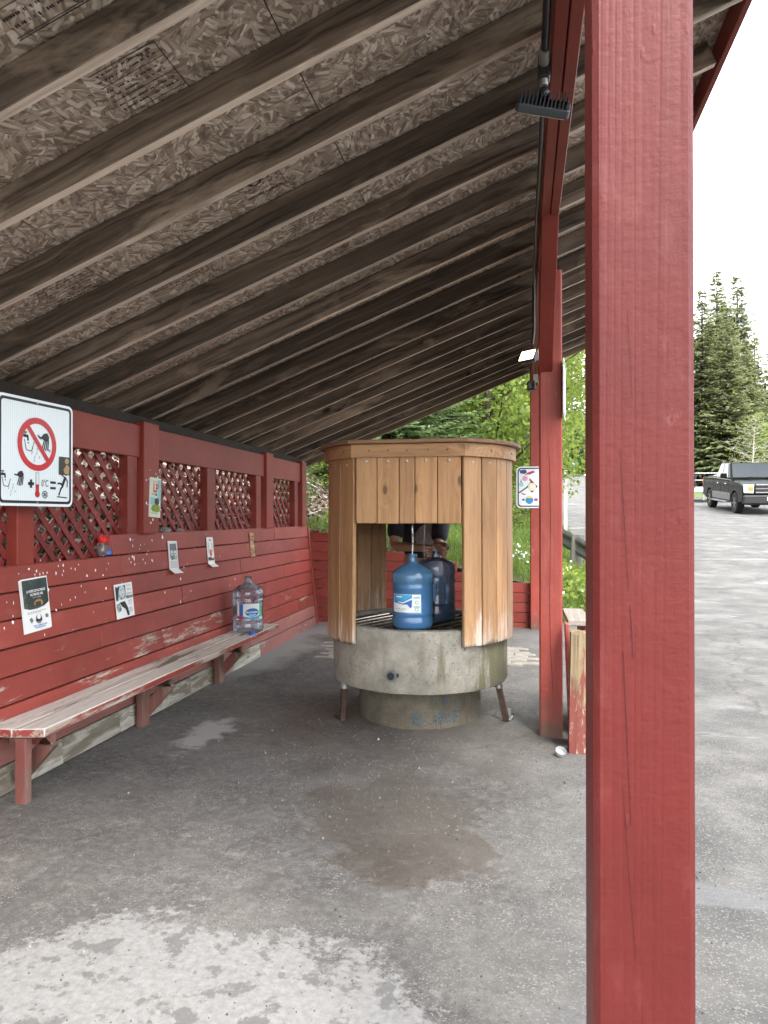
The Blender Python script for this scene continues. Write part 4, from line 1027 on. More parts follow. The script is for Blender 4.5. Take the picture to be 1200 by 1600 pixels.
shirt = skin('shirt', [((0, -0.01, 1.03), (0.185, 0.145)), ((0, -0.06, 1.16), (0.175, 0.135)), ((0, -0.13, 1.32), (0.185, 0.135)), ((0, -0.18, 1.46), (0.12, 0.10)), ((-0.185, -0.19, 1.43), 0.080), (tuple(Vector((-0.185, -0.19, 1.43)).lerp(eR, 0.85)), 0.072), ((0.185, -0.19, 1.43), 0.080), (tuple(Vector((0.185, -0.19, 1.43)).lerp(eL, 0.92)), 0.068), ((0, -0.205, 1.51), (0.07, 0.065))],
     [(0, 1), (1, 2), (2, 3), (3, 4), (4, 5), (3, 6), (6, 7), (3, 8)], M_shirt, PE)
skin('grey_shirt_front', [((0.085, -0.13, 1.10), (0.13, 0.16)), ((0.08, -0.15, 1.20), (0.135, 0.15)), ((0.06, -0.19, 1.36), (0.12, 0.12))], [(0, 1), (1, 2)], M_vest, PE)
skin('trousers', [((0, 0, 0.97), (0.172, 0.135)), ((-0.10, 0.0, 0.88), 0.112), ((-0.155, 0.0, 0.50), 0.082), ((-0.19, 0.09, 0.10), 0.068), ((0.10, 0.0, 0.88), 0.112), ((0.12, -0.02, 0.50), 0.082), ((0.13, 0.05, 0.10), 0.068), ((0, -0.01, 1.04), (0.165, 0.125))], [(0, 1), (1, 2), (2, 3), (0, 4), (4, 5), (5, 6), (0, 7)], M_pants, PE)
for x, y in ((-0.195, 0.02), (0.135, -0.03)):
    skin('shoe', [((x, y + 0.10, 0.05), (0.048, 0.045)), ((x, y, 0.045), (0.05, 0.042)), ((x, y - 0.13, 0.035), (0.048, 0.032))], [(0, 1), (1, 2)], M_black, PE)
hr = MB().lathe([(0.098, -0.02), (0.105, 0.03), (0.098, 0.075), (0.07, 0.108), (0.0, 0.118)], 20, closed=False)
hr.v = [(x * 0.86, y * 1.02 + (0.02 if z < 0 else 0), z) for x, y, z in hr.v]
h = hr.build('hair', M_hair, PE, smooth=60); h.location = (0, -0.255, 1.71); h.rotation_euler = (R(-18), 0, 0)
# face
MB().add([(-0.012, -0.355, 1.655), (0.012, -0.355, 1.655), (0, -0.385, 1.660), (0, -0.360, 1.705)], [(0, 1, 2), (0, 2, 3), (1, 3, 2)]).build('nose', M_skin, PE)
for sx in (-1, 1):
    MB().lathe([(0.0, -0.011), (0.008, -0.008), (0.011, 0), (0.008, 0.008), (0.0, 0.011)], 10, (sx * 0.031, -0.352, 1.700)).build('eye', M_white, PE, smooth=60)
    skin('ear', [((sx * 0.083, -0.262, 1.665), (0.010, 0.018)), ((sx * 0.087, -0.258, 1.700), (0.010, 0.02))], [(0, 1)], M_skin, PE, 1)
MB().box((0, -0.352, 1.625), (0.045, 0.010, 0.009)).build('mouth', plain('lips', (0.28, 0.10, 0.085), 0.5), PE, bevel=0.003)

# ------------------------------------------------------------------ signs
WS = empty('warning_sign', (0, 0, 0), 0, 'square white no-rinsing warning sign with red prohibition circle on lattice wall', 'sign')
orient(WS, (-2.50, 3.315, 1.713), Matrix.Rotation(R(-4), 3, 'Z') @ FACE_PX)
sw, sh = 0.545, 0.56
def plate(parent, w, h, mface, border=True, r=0.035, t=0.003):
    p = MB().prism(rrect(w, h, r), -t, 0).build('panel', mface, parent)
    if border:
        ro, ri = rrect(w - 0.028, h - 0.028, r - 0.010), rrect(w - 0.056, h - 0.056, r - 0.018); n = len(ro)
        me = bpy.data.meshes.new('border'); me.from_pydata([(x, y, 0.0012) for x, y in ro] + [(x, y, 0.0012) for x, y in ri], [], [(i, (i + 1) % n, n + (i + 1) % n, n + i) for i in range(n)])
        me.materials.append(M_ink); link('border', me, p)
    return p
s = NT('ribbed_sign_sheet'); o = s.obj(0); wv = s.n('ShaderNodeTexWave', {'Vector': o, 'Scale': 22, 'Distortion': 0.3}, out=0)
M_ribbed = s.bsdf(s.mix(wv, (0.70, 0.78, 0.81), (0.80, 0.87, 0.89)), 0.35)
pn = plate(WS, sw, sh, M_ribbed)
W1 = 0.0016
cx, cy, ro, ri = 0.0, 0.045, 0.140, 0.108
def icons(cx, cy, k, w):
    """tap, basin, drops and hands, k = scale"""
    G = {}
    P = []
    P += [strip((cx - 0.108 * k, cy + 0.040 * k), (cx - 0.070 * k, cy + 0.040 * k), 0.016 * k), strip((cx - 0.076 * k, cy + 0.045 * k), (cx - 0.072 * k, cy + 0.015 * k), 0.013 * k), strip((cx - 0.095 * k, cy + 0.048 * k), (cx - 0.095 * k, cy + 0.060 * k), 0.008 * k), strip((cx - 0.108 * k, cy + 0.061 * k), (cx - 0.080 * k, cy + 0.061 * k), 0.007 * k)]
    G['tap_pictogram'] = P + [circ(0.005 * k, 8, cx - 0.071 * k, cy + 0.002 * k)]; P = []
    P += [strip((cx - 0.100 * k, cy + 0.022 * k), (cx - 0.085 * k, cy - 0.038 * k), 0.005 * k), strip((cx - 0.086 * k, cy - 0.038 * k), (cx - 0.045 * k, cy - 0.042 * k), 0.005 * k), strip((cx - 0.046 * k, cy - 0.042 * k), (cx - 0.026 * k, cy + 0.012 * k), 0.005 * k)]
    G['basin_pictogram'] = P; P = []
    for i in range(7):
        x = cx + (-0.035 + 0.009 * i - (0.012 if i % 2 else 0)) * k; y = cy + (-0.02 - 0.022 * ((i * 5) % 4)) * k
        P += [strip((x, y), (x - 0.007 * k, y - 0.018 * k), 0.003 * k)]
    G['drops_pictogram'] = P; P = []
    hx_, hy_ = cx + 0.060 * k, cy + 0.035 * k
    P += [[(hx_ - 0.035 * k, hy_ + 0.005 * k), (hx_ - 0.012 * k, hy_ + 0.030 * k), (hx_ + 0.018 * k, hy_ + 0.038 * k), (hx_ + 0.034 * k, hy_ + 0.014 * k), (hx_ + 0.030 * k, hy_ - 0.004 * k), (hx_ - 0.008 * k, hy_ - 0.008 * k)]]
    for i in range(4): P += [strip((hx_ + (-0.005 + 0.0115 * i) * k, hy_ - 0.004 * k), (hx_ + (-0.026 + 0.0155 * i) * k, hy_ + (-0.062 - 0.006 * (1.5 - abs(i - 1.5))) * k), 0.0085 * k)]
    P += [strip((hx_ - 0.030 * k, hy_ + 0.004 * k), (hx_ - 0.052 * k, hy_ + 0.010 * k), 0.011 * k)]
    G['hand_pictogram'] = P
    return G
for nm, P_ in icons(cx, cy, 0.92, W1).items(): flats(nm, P_, M_ink, pn, W1)
hz = [strip((cx + 0.002, cy + 0.05), (cx + 0.03, cy + 0.03), 0.012), strip((cx + 0.078, cy - 0.02), (cx + 0.095, cy - 0.03), 0.012)]
flats('pictogram_outline', hz, plain('sign_grey', (0.25, 0.28, 0.29), 0.5), pn, W1 - 0.0004)
ring_flat('prohibition_ring', ro, ri, M_signred, pn, W1 + 0.0006, cx, cy)
flat('prohibition_bar', strip((cx - ri * 0.62, cy + ri * 0.80), (cx + ri * 0.70, cy - ri * 0.74), 0.026), M_signred, pn, W1 + 0.0010)
y0 = -0.165
for nm, P_ in icons(-0.165, y0 + 0.012, 0.74, W1).items(): flats(nm, P_, M_ink, pn, W1)
flats('plus_sign', [rect(-0.066, y0 - 0.006, -0.024, y0 + 0.010), rect(-0.053, y0 - 0.020, -0.037, y0 + 0.024)], M_ink, pn, W1)
flat('thermometer', rect(-0.012, y0 - 0.04, 0.012, y0 + 0.062), M_ink, pn, W1); flat('thermometer_tube', rect(-0.0095, y0 - 0.04, 0.0095, y0 + 0.060), M_sheet, pn, W1 + 0.0004)
flat('thermometer_fill', rect(-0.0095, y0 - 0.045, 0.0095, y0 + 0.0), M_signred, pn, W1 + 0.0008); flat('thermometer_bulb', circ(0.017, 18, 0, y0 - 0.052), M_signred, pn, W1 + 0.0010)
put_text('0°C', 0.052, M_ink, pn, 0.055, y0 + 0.006, W1, sx=0.62)
flats('snowflake', [strip((0.055 - 0.022 * math.cos(a), y0 - 0.052 - 0.022 * math.sin(a)), (0.055 + 0.022 * math.cos(a), y0 - 0.052 + 0.022 * math.sin(a)), 0.004) for a in (R(90), R(30), R(150))] + [strip((0.055 + 0.014 * math.cos(a) , y0 - 0.052 + 0.014 * math.sin(a)), (0.055 + 0.021 * math.cos(a + e_), y0 - 0.052 + 0.021 * math.sin(a + e_)), 0.003) for a in [R(30 + 60 * i) for i in range(6)] for e_ in (0.45, -0.45)], M_ink, pn, W1 + 0.0003)
flats('equals_sign', [rect(0.095, y0 + 0.008, 0.138, y0 + 0.021), rect(0.095, y0 - 0.022, 0.138, y0 - 0.009)], M_ink, pn, W1)
fx_, fy_ = 0.195, y0 + 0.005
flats('slipping_figure', [circ(0.010, 12, fx_ + 0.022, fy_ + 0.062), strip((fx_ + 0.018, fy_ + 0.045), (fx_ - 0.006, fy_ - 0.005), 0.018), strip((fx_ - 0.004, fy_ - 0.004), (fx_ - 0.022, fy_ + 0.008), 0.012), strip((fx_ - 0.020, fy_ + 0.008), (fx_ - 0.045, fy_ + 0.006), 0.010), strip((fx_ - 0.002, fy_ - 0.006), (fx_ - 0.020, fy_ - 0.024), 0.012), strip((fx_ - 0.018, fy_ - 0.022), (fx_ - 0.034, fy_ - 0.058), 0.010), strip((fx_ + 0.018, fy_ + 0.04), (fx_ + 0.034, fy_ + 0.02), 0.008), strip((fx_ + 0.034, fy_ + 0.022), (fx_ + 0.030, fy_ - 0.012), 0.007), strip((fx_ + 0.012, fy_ + 0.042), (fx_ - 0.016, fy_ + 0.058), 0.007), strip((fx_ - 0.048, fy_ - 0.066), (fx_ + 0.030, fy_ - 0.070), 0.006)], M_ink, pn, W1)
stk = flat('sticker', rect(-0.045, -0.05, 0.045, 0.05), plain('sticker_black', (0.025, 0.024, 0.018), 0.4), pn, W1 + 0.0014, 0.205, -0.055)
flats('sticker_print', [circ(0.016, 14, 0.222, -0.028), [(0.195, -0.075), (0.222, -0.045), (0.243, -0.06), (0.238, -0.100), (0.205, -0.098)]], flatc('sticker_ochre', (0.42, 0.28, 0.13)), stk, W1 + 0.0018)
for yy in (0.262, -0.262): MB().lathe([(0.006, 0), (0.005, 0.004)], 8, (0.0, yy, 0)).build('bolt', M_bolt, WS)
MB().box((0, 0.0, -0.020), (0.05, 0.50, 0.034)).build('mount_post', M_red_trimz, WS)

SS = empty('sticker_sign', (0, 0, 0), 0, 'white sign plate covered in stickers on the far end post', 'sign')
orient(SS, (0.165, 8.478, 1.72), FACE_NY); pn = plate(SS, 0.45, 0.485, M_sheet, True, 0.05)
def dec(col, poly, w=0.002, nm='sticker'): return flat(nm, poly, flatc('stk_%d' % random.randrange(10 ** 6), col, 0.5), pn, w)
dec((0.03, 0.07, 0.20), [(-0.19, 0.20), (-0.12, 0.21), (-0.10, 0.175), (-0.13, 0.155), (-0.18, 0.165)]); dec((0.45, 0.03, 0.10), [(-0.13, 0.145), (-0.09, 0.175), (-0.03, 0.195), (-0.01, 0.175), (-0.07, 0.150)])
dec((0.62, 0.30, 0.48), circ(0.032, 18, -0.125, 0.105)); dec((0.25, 0.60, 0.55), circ(0.027, 18, -0.168, 0.035)); dec((0.45, 0.06, 0.08), [(-0.18, 0.062), (-0.168, 0.10), (-0.162, 0.06)])
dec((0.02, 0.025, 0.022), [(-0.105, 0.01), (-0.05, 0.075), (0.02, 0.01), (-0.045, -0.065)]); dec((0.72, 0.66, 0.52), circ(0.046, 22, -0.045, 0.005), 0.003); dec((0.02, 0.02, 0.02), strip((-0.195, -0.065), (-0.10, 0.002), 0.014)); dec((0.50, 0.04, 0.07), [(-0.075, 0.11), (-0.02, 0.055), (-0.075, 0.075)])
dec((0.40, 0.05, 0.08), [(-0.17, -0.06), (-0.11, -0.085), (-0.13, -0.09), (-0.16, -0.08)]); dec((0.02, 0.03, 0.05), rect(-0.158, -0.155, -0.13, -0.135)); dec((0.02, 0.25, 0.48), circ(0.045, 20, -0.075, -0.15)); dec((0.70, 0.50, 0.20), [(-0.115, -0.128), (-0.035, -0.128), (-0.05, -0.105), (-0.075, -0.098), (-0.10, -0.105)], 0.003)
dec((0.3, 0.05, 0.3), rect(-0.02, -0.16, 0.02, -0.13)); dec((0.1, 0.35, 0.2), circ(0.04, 16, 0.12, 0.10)); dec((0.6, 0.4, 0.05), rect(0.08, -0.12, 0.17, -0.05))

ES = empty('edge_on_sign', (0, 0, 0), 0, 'pale sign plate seen edge-on on the right face of the fountain post', 'sign')
orient(ES, (0.268, 4.60, 2.175), Matrix.Rotation(R(-5.5), 3, 'Z') @ FACE_PX); plate(ES, 0.32, 0.36, M_sheet, True, 0.04)
MB().box((0, 0, -0.010), (0.03, 0.30, 0.012)).build('bracket', M_galv, ES)

# ------------------------------------------------------------------ posters
def poster(y, z, w, h, label, rot=0.0, off=0.004, fold=0.0, mat=None, frame=None):
    e = empty('poster', (0, 0, 0), 0, label, 'poster')
    e.matrix_local = (frame if frame is not None else wall_frame(y, z, off)) @ Matrix.Rotation(rot, 4, 'Z')
    n = 8; vs = []; fs = []
    for j in range(n + 1):
        v = -h / 2 + h * j / n
        for i in range(5):
            u = -w / 2 + w * i / 4
            vs.append((u + random.uniform(-.0008, .0008), v, 0.0012 * mnoise.noise(Vector((u * 20, v * 20, z)))))
    fs = [(j * 5 + i, j * 5 + i + 1, j * 5 + i + 6, j * 5 + i + 5) for j in range(n) for i in range(4)]
    if fold:
        k = len(vs); vs += [(-w / 2 + 0.004, -h / 2 - fold * 0.62, fold * 0.70), (w / 2 + 0.004, -h / 2 - fold * 0.62, fold * 0.70)]; fs.append((0, 4, k + 1, k))
    me = bpy.data.meshes.new('sheet'); me.from_pydata(vs, [], fs); me.materials.append(mat or M_paper); link('sheet', me, e)
    return e
W = 0.0022
def dfl(e, nm, poly, col, w=W, rough=0.7): return flat(nm, poly, flatc(nm + '_%d' % random.randrange(10 ** 6), col, rough), e, w)
P1 = poster(3.42, 0.905, 0.215, 0.285, 'dark green fair poster with white lower half, leftmost on the planks', R(2), 0.009)
MB().box((-0.006, -0.004, -0.005), (0.215, 0.285, 0.003)).build('backing_card', M_paper, P1)
s = NT('poster_photo'); nn = s.noise(s.obj(3), 14, 5, 0.7); M_photo = s.bsdf(s.ramp(nn, [(0.35, (0.012, 0.022, 0.020)), (0.55, (0.035, 0.055, 0.050)), (0.68, (0.20, 0.16, 0.10)), (0.8, (0.42, 0.33, 0.22))]), 0.5)
flat('photo', [(-0.10, 0.135), (-0.10, -0.012), (-0.06, -0.024), (0.0, -0.026), (0.06, -0.018), (0.10, 0.0), (0.10, 0.135)], M_photo, P1, W)
dfl(P1, 'photo_glow', circ(0.035, 16, 0.015, 0.005, 0.018), (0.40, 0.22, 0.09), W + .0005); dfl(P1, 'photo_truck', rect(-0.01, -0.014, 0.035, 0.012), (0.05, 0.04, 0.03), W + .0009)
put_text('LA FOIRE DE PALTIMORE', 0.019, M_paper, P1, 0.004, 0.072, W + .0006, 0.0004, sx=0.72); put_text('PALTIMORE 1900', 0.019, M_paper, P1, 0.006, 0.052, W + .0006, 0.0004, sx=0.72)
put_text('9 · 10 · 11 JUIN', 0.010, M_paper, P1, 0.006, 0.036, W + .0006)
for k, yy in enumerate((-0.040, -0.047)): flats('small_print', [rect(-0.08 + 0.014 * i, yy, -0.07 + 0.014 * i, yy + 0.003) for i in range(11 - 3 * k)], M_greyink, P1, W)
flats('emblem', [circ(0.026, 20, 0.006, -0.082), [(-0.07, -0.075), (-0.05, -0.065), (-0.04, -0.085), (-0.055, -0.10)], rect(0.060, -0.085, 0.085, -0.065)], M_greyink, P1, W); flats('emblem_band', [rect(-0.018, -0.094, 0.030, -0.080)], M_ink, P1, W + .0005); flat('emblem_light', circ(0.014, 14, 0.006, -0.070), M_paper, P1, W + .0009)
put_text('CENTRE COMMUNAUTAIRE', 0.011, M_lbd, P1, 0.012, -0.116, W, 0.0003, sx=0.8); put_text('VAL-DES-MONTS', 0.011, M_lbd, P1, 0.012, -0.127, W, 0.0003)
P2 = poster(4.28, 0.825, 0.215, 0.225, 'black and white photo flyer, second from left on the planks', R(1), 0.006)
s = NT('photocopy'); nn = s.noise(s.obj(3), 22, 5, 0.7); M_copy = s.bsdf(s.ramp(nn, [(0.36, (0.03, 0.04, 0.045)), (0.5, (0.25, 0.30, 0.32)), (0.6, (0.60, 0.66, 0.68))]), 0.8)
flat('photo', [(-0.098, 0.10), (0.018, 0.10), (0.022, 0.02), (-0.005, 0.01), (-0.098, 0.005)], M_copy, P2, W); flat('photo', [(-0.098, -0.015), (-0.05, -0.012), (-0.045, -0.06), (-0.08, -0.075), (-0.098, -0.06)], M_copy, P2, W)
for P_ in [[(-0.095, 0.09), (-0.05, 0.095), (-0.065, 0.05), (-0.08, 0.01), (-0.095, 0.01)], [(0.0, 0.10), (0.018, 0.10), (0.02, 0.05), (0.01, 0.055)], [(-0.06, -0.008), (0.0, -0.005), (0.03, -0.05), (0.045, -0.10), (0.02, -0.105), (0.005, -0.06), (-0.04, -0.035)]]: flats('portrait_hair', [P_], M_ink, P2, W + .0005)
flat('portrait_face', circ(0.033, 18, -0.022, 0.062, 0.040), flatc('copy_pale', (0.52, 0.57, 0.58)), P2, W + .0007); flats('portrait_features', [circ(0.005, 8, -0.034, 0.070), circ(0.005, 8, -0.010, 0.074), strip((-0.03, 0.038), (-0.012, 0.040), 0.004)], M_ink, P2, W + .0011)
put_text('AVEZ-VOUS VU', 0.012, M_greyink, P2, 0.062, 0.093, W, sx=0.75); put_text('CHATTE', 0.016, M_greyink, P2, 0.062, 0.040, W, 0.0004); put_text('PERDUE', 0.026, M_ink, P2, 0.060, 0.017, W, 0.001, sx=0.85)
for yy in (0.07, 0.062, -0.008, -0.016, -0.03, -0.058, -0.066, -0.075, -0.084): flats('small_print', [rect(0.040 + 0.012 * i, yy, 0.049 + 0.012 * i, yy + 0.0035) for i in range(4)], M_greyink, P2, W)
P3 = poster(5.00, 1.085, 0.145, 0.215, 'white bulletin with grey skull drawing, its foot curling outward', R(-2), 0.005, 0.055)
flat('drawing', rect(-0.052, -0.035, 0.055, 0.088), M_copy, P3, W); flats('drawing_dark', [[(-0.045, 0.085), (0.03, 0.085), (0.035, 0.03), (-0.045, 0.03)]], M_greyink, P3, W + .0005); flats('skull', [circ(0.019, 16, -0.022, 0.015, 0.022), circ(0.019, 16, 0.028, 0.015, 0.022)], flatc('copy_white', (0.62, 0.66, 0.68)), P3, W + .0009); flats('skull_sockets', [circ(0.005, 8, q, 0.010) for q in (-0.029, -0.016, 0.021, 0.034)], M_ink, P3, W + .0013)
for k in range(7): flats('small_print', [rect(-0.055 + 0.017 * i, -0.048 - 0.008 * k, -0.042 + 0.017 * i, -0.045 - 0.008 * k) for i in range(7)], M_greyink, P3, W)
P4 = poster(5.66, 1.09, 0.13, 0.225, 'white menu sheet with a red maple leaf', R(-1), 0.005, 0.05)
flat('leaf_print', [(0, 0.02), (0.008, 0.0), (0.022, 0.002), (0.016, -0.018), (0.028, -0.03), (0.010, -0.048), (0, -0.06), (-0.010, -0.048), (-0.028, -0.03), (-0.016, -0.018), (-0.022, 0.002), (-0.008, 0.0)], flatc('leaf_red', (0.62, 0.10, 0.07)), P4, W)
flats('leaf_ground', [[(-0.06, -0.06), (-0.02, -0.055), (0.03, -0.07), (0.055, -0.06), (0.055, -0.085), (-0.055, -0.085)]], flatc('dark_green', (0.05, 0.07, 0.04)), P4, W + .0003); put_text('BBQ', 0.022, M_ink, P4, 0.0, 0.085, W, 0.0005)
for k in range(7): flats('small_print', [rect(-0.05, 0.055 - 0.012 * k, -0.020 , 0.059 - 0.012 * k), rect(0.020, 0.055 - 0.012 * k, 0.05, 0.059 - 0.012 * k)], M_greyink, P4, W)
s = NT('faded_brown_print'); nn = s.noise(s.map(s.obj(3), (1, 1, 1)), 30, 5, 0.7); M_brown = s.bsdf(s.ramp(nn, [(0.35, (0.10, 0.05, 0.025)), (0.5, (0.33, 0.16, 0.07)), (0.65, (0.52, 0.40, 0.26))]), 0.8)
P5 = poster(6.62, 1.10, 0.115, 0.235, 'narrow torn brown poster above the clear jug', R(-1), 0.005, 0, M_brown)
dfl(P5, 'print_band', rect(-0.055, -0.02, 0.055, 0.0), (0.50, 0.30, 0.17)); dfl(P5, 'print_head', rect(-0.055, 0.09, 0.055, 0.117), (0.45, 0.20, 0.09))
P6 = poster(0, 0, 0.155, 0.285, 'colour booklet with red letters pinned to the lattice post', R(-3), mat=flatc('booklet_cream', (0.62, 0.66, 0.52)), frame=Matrix.Translation((UX + 0.063, 4.70, 1.515)) @ FACE_PX.to_4x4())
MB().box((0, 0, -0.004), (0.153, 0.28, 0.006)).build('pages', M_paper, P6)
dfl(P6, 'sky_print', rect(0.03, -0.02, 0.074, 0.13), (0.22, 0.52, 0.50)); dfl(P6, 'sky_print', rect(-0.07, -0.05, 0.0, 0.0), (0.25, 0.50, 0.52)); put_text('LP', 0.085, M_signred, P6, 0.0, 0.065, W + .0006, 0.003, sx=0.9); put_text("L'OUTAOUAIS", 0.016, M_signred, P6, 0.0, 0.112, W + .0004)
dfl(P6, 'hill_print', [(-0.06, -0.085), (-0.04, -0.055), (0.01, -0.045), (0.06, -0.055), (0.07, -0.095), (0.03, -0.105), (-0.04, -0.100)], (0.22, 0.28, 0.03)); dfl(P6, 'animal_print', [(-0.015, -0.04), (-0.01, -0.01), (0.03, -0.0), (0.05, -0.02), (0.05, -0.045), (0.02, -0.055)], (0.06, 0.035, 0.045), W + .0004)
flats('small_print', [rect(-0.06, 0.02, -0.02, 0.026), rect(-0.01, 0.014, 0.02, 0.03), rect(-0.06, -0.115, 0.03, -0.111)], M_greyink, P6, W)
for e in (P1, P2, P3, P4, P6): pass

# ------------------------------------------------------------------ lamps, conduit, camera
def floodlight(loc, M, label, lit):
    e = empty('floodlight', loc, 0, label, 'lamp'); e.matrix_local = Matrix.Translation(loc) @ M.to_4x4()
    # local: lens looks along +z, fins at -z
    MB().prism([(-0.085, -0.060), (0.085, -0.060), (0.092, -0.048), (0.092, 0.048), (0.085, 0.060), (-0.085, 0.060), (-0.092, 0.048), (-0.092, -0.048)], -0.012, 0.016).build('housing', M_housing, e, bevel=0.004)
    for k in range(13): MB().box((-0.078 + 0.013 * k, 0, -0.024), (0.004, 0.105, 0.028)).build('fin', M_housing, e)
    if lit:
        s = NT('lit_lens'); em = s.n('ShaderNodeEmission', {'Color': (1.0, 0.74, 0.38, 1), 'Strength': 3.5}); m = s.surf(em)
    else: m = plain('dull_lens', (0.45, 0.42, 0.30), 0.3)
    MB().box((0, 0, 0.0185), (0.155, 0.10, 0.004)).build('lens', m, e, bevel=0.001)
    return e
# unlit lamp on the near part of the beam, seen from behind
F1 = floodlight((0.075, 2.50, 2.795), Matrix.Rotation(R(6), 3, 'Z') @ Matrix.Rotation(R(12), 3, 'Y') @ Matrix.Rotation(R(180 + 44), 3, 'X'), 'unlit finned floodlight hanging under the near part of the beam', False)
jb = empty('junction_box', (0.078, 2.52, 2.905), 0, 'black junction box and lamp joint above the unlit floodlight', 'fixture')
MB().box((0, 0, 0.03), (0.042, 0.05, 0.075)).build('box', M_black, jb, bevel=0.004)
MB().lathe([(0.013, 0), (0.019, 0.010), (0.021, 0.024), (0.017, 0.038), (0.012, 0.044)], 14, (0, -0.01, -0.085)).build('knuckle', M_black, jb, smooth=50)
MB().lathe([(0.014, 0), (0.014, 0.022)], 12, (0, -0.01, -0.035)).build('collar', M_galv, jb, smooth=50)
MB().tube([(0, -0.025, 0.04), (0.0, -0.09, 0.045)], 0.019, 12).build('connector', plain('grey_fitting', (0.22, 0.21, 0.19), 0.5), jb, smooth=50)
cd = MB().tube([(0.078, 0.4, 2.955), (0.08, 1.4, 2.95), (0.078, 2.43, 2.95)], 0.013, 10)
cd = cd.build('conduit', M_black, smooth=50); tag(cd, 'black conduit running along the beam to the unlit floodlight', 'conduit')
cd = MB().tube([(0.080, 2.60, 2.93), (0.082, 3.2, 2.945), (0.08, 3.9, 2.95), (0.082, 4.5, 2.94), (0.080, 4.78, 2.90), (0.080, 4.83, 2.62), (0.07, 4.84, 2.53)], 0.010, 10).build('conduit', M_black, smooth=50); tag(cd, 'thin black cable running along the beam to the lit floodlight', 'conduit')
F2 = floodlight((0.045, 4.86, 2.455), Matrix.Rotation(R(-38), 3, 'Z') @ Matrix.Rotation(R(90 - 28), 3, 'X'), 'lit floodlight glowing warm white beside the fountain post', True)
F2.scale = (0.72, 0.72, 0.72)
MB().box((0.03, 0.02, -0.06), (0.05, 0.05, 0.06)).build('bracket', M_black, F2, bevel=0.004)
cm = empty('security_camera', (0.065, 4.84, 2.25), 0, 'small black camera box below the lit floodlight', 'camera')
MB().box((0, 0, 0), (0.055, 0.07, 0.06)).build('body', M_black, cm, bevel=0.006); MB().tube([(0, -0.035, -0.005), (0, -0.045, -0.005)], 0.018, 14).build('lens', plain('lens_glass', (0.01, 0.01, 0.012), 0.05), cm); MB().box((0.028, 0, 0.05), (0.03, 0.04, 0.05)).build('bracket', M_galv, cm)

# ------------------------------------------------------------------ small things
BB = empty('timber_barrier', (0.325, 4.3, 0), 0, 'broken weathered red timber stub with split yellow top by the near post', 'barrier')
def stump():
    mb = MB(); n = 40; rows = [-0.03, 0.08, 0.2, 0.32, 0.44, 0.54, 0.62, 0.67, 0.70]
    out = []
    for z in rows:
        for i in range(n):
            t = i / n * 4; sd = int(t); f = t - sd
            x, y = [(-1 + 2 * f, -1), (1, -1 + 2 * f), (1 - 2 * f, 1), (-1, 1 - 2 * f)][sd]
            rid = mnoise.noise(Vector((x * 7, y * 7, z * 0.8)))
            k = 0.050 * (1 + 0.10 * rid - 0.22 * smooth01(0.3, 0.66, z) * max(0, mnoise.noise(Vector((x * 4, y * 4, 1))) + 0.25))
            out.append((x * k * 1.1 + 0.012 * z, y * k, z + (0.11 * mnoise.noise(Vector((x * 5, y * 5, 4))) + 0.03 * rid if z > 0.6 else 0)))
    fs = [(r * n + i, r * n + (i + 1) % n, (r + 1) * n + (i + 1) % n, (r + 1) * n + i) for r in range(len(rows) - 1) for i in range(n)]
    fs.append(tuple((len(rows) - 1) * n + i for i in range(n)))
    mb.v = out; mb.f = fs; mb.mi = [0] * len(fs); return mb
def flaked(s, o, c, g1):
    zz = s.sep(s.n('ShaderNodeTexCoord', out=3), 2)
    m = s.math('ADD', s.mul(zz, -0.9), s.mul(s.noise(s.map(o, (1, 1, 0.2)), 24, 6, 0.7), 1.1))
    c = s.mix(s.ramp(m, [(0.10, 0), (0.22, 0.85)]), c, (0.17, 0.028, 0.026))
    return s.mix(s.ramp(s.noise(s.map(o, (1, 1, 0.3)), 30, 5, 0.7), [(0.58, 0), (0.66, 0.8)]), c, (0.45, 0.42, 0.38))
stump().build('stub_post', wood_mat('split_wood', (0.07, 0.05, 0.03), (0.34, 0.265, 0.155), 'Z', 0.85, 0.0, grain=40, bump=1.0, tint=0.05, finish=flaked), BB, smooth=50)
plank('plank', (-0.045, 0.16, 0.36), (0.022, 0.11, 0.74), red_mat('barrier_red', 'Z', wear=0.2), BB, Matrix.Rotation(R(-2), 3, 'Y'))
plank('plank', (0.06, 0.55, 0.34), (0.03, 0.66, 0.68), M_red_scuffed, BB, Matrix.Rotation(R(3), 3, 'Y'))
plank('cap_board', (0.03, 0.60, 0.71), (0.14, 0.60, 0.035), wood_mat('cap_grey', (0.2, 0.18, 0.15), (0.42, 0.39, 0.34), 'Y', 0.8), BB)
cup = MB().lathe([(0.030, 0.0), (0.033, 0.002), (0.036, 0.030), (0.034, 0.030), (0.030, 0.004)], 22, closed=False)
cup = cup.build('plastic_cap', plain('milky_plastic', (0.36, 0.37, 0.38), 0.4), smooth=40); cup.location = (0.215, 4.19, 0.022); cup.scale = (0.85, 0.85, 0.85); cup.rotation_euler = (R(28), R(10), 0); tag(cup, 'small milky plastic cap on the ground by the post foot', 'cap')
bag = empty('snack_wrapper', (-2.66, 4.17, 1.125), 0, 'crumpled clear wrapper with red top on the wall ledge', 'litter')
mb = MB().lathe([(0.034, 0.0), (0.042, 0.03), (0.038, 0.07), (0.030, 0.085)], 14); mb.v = [tuple(Vector(p) * (1 + 0.25 * mnoise.noise(Vector(p) * 40))) for p in mb.v]; mb.build('bag', plastic('wrapper_film', (0.8, 0.8, 0.82), (0.55, 0.5, 0.5), 0.4), bag)
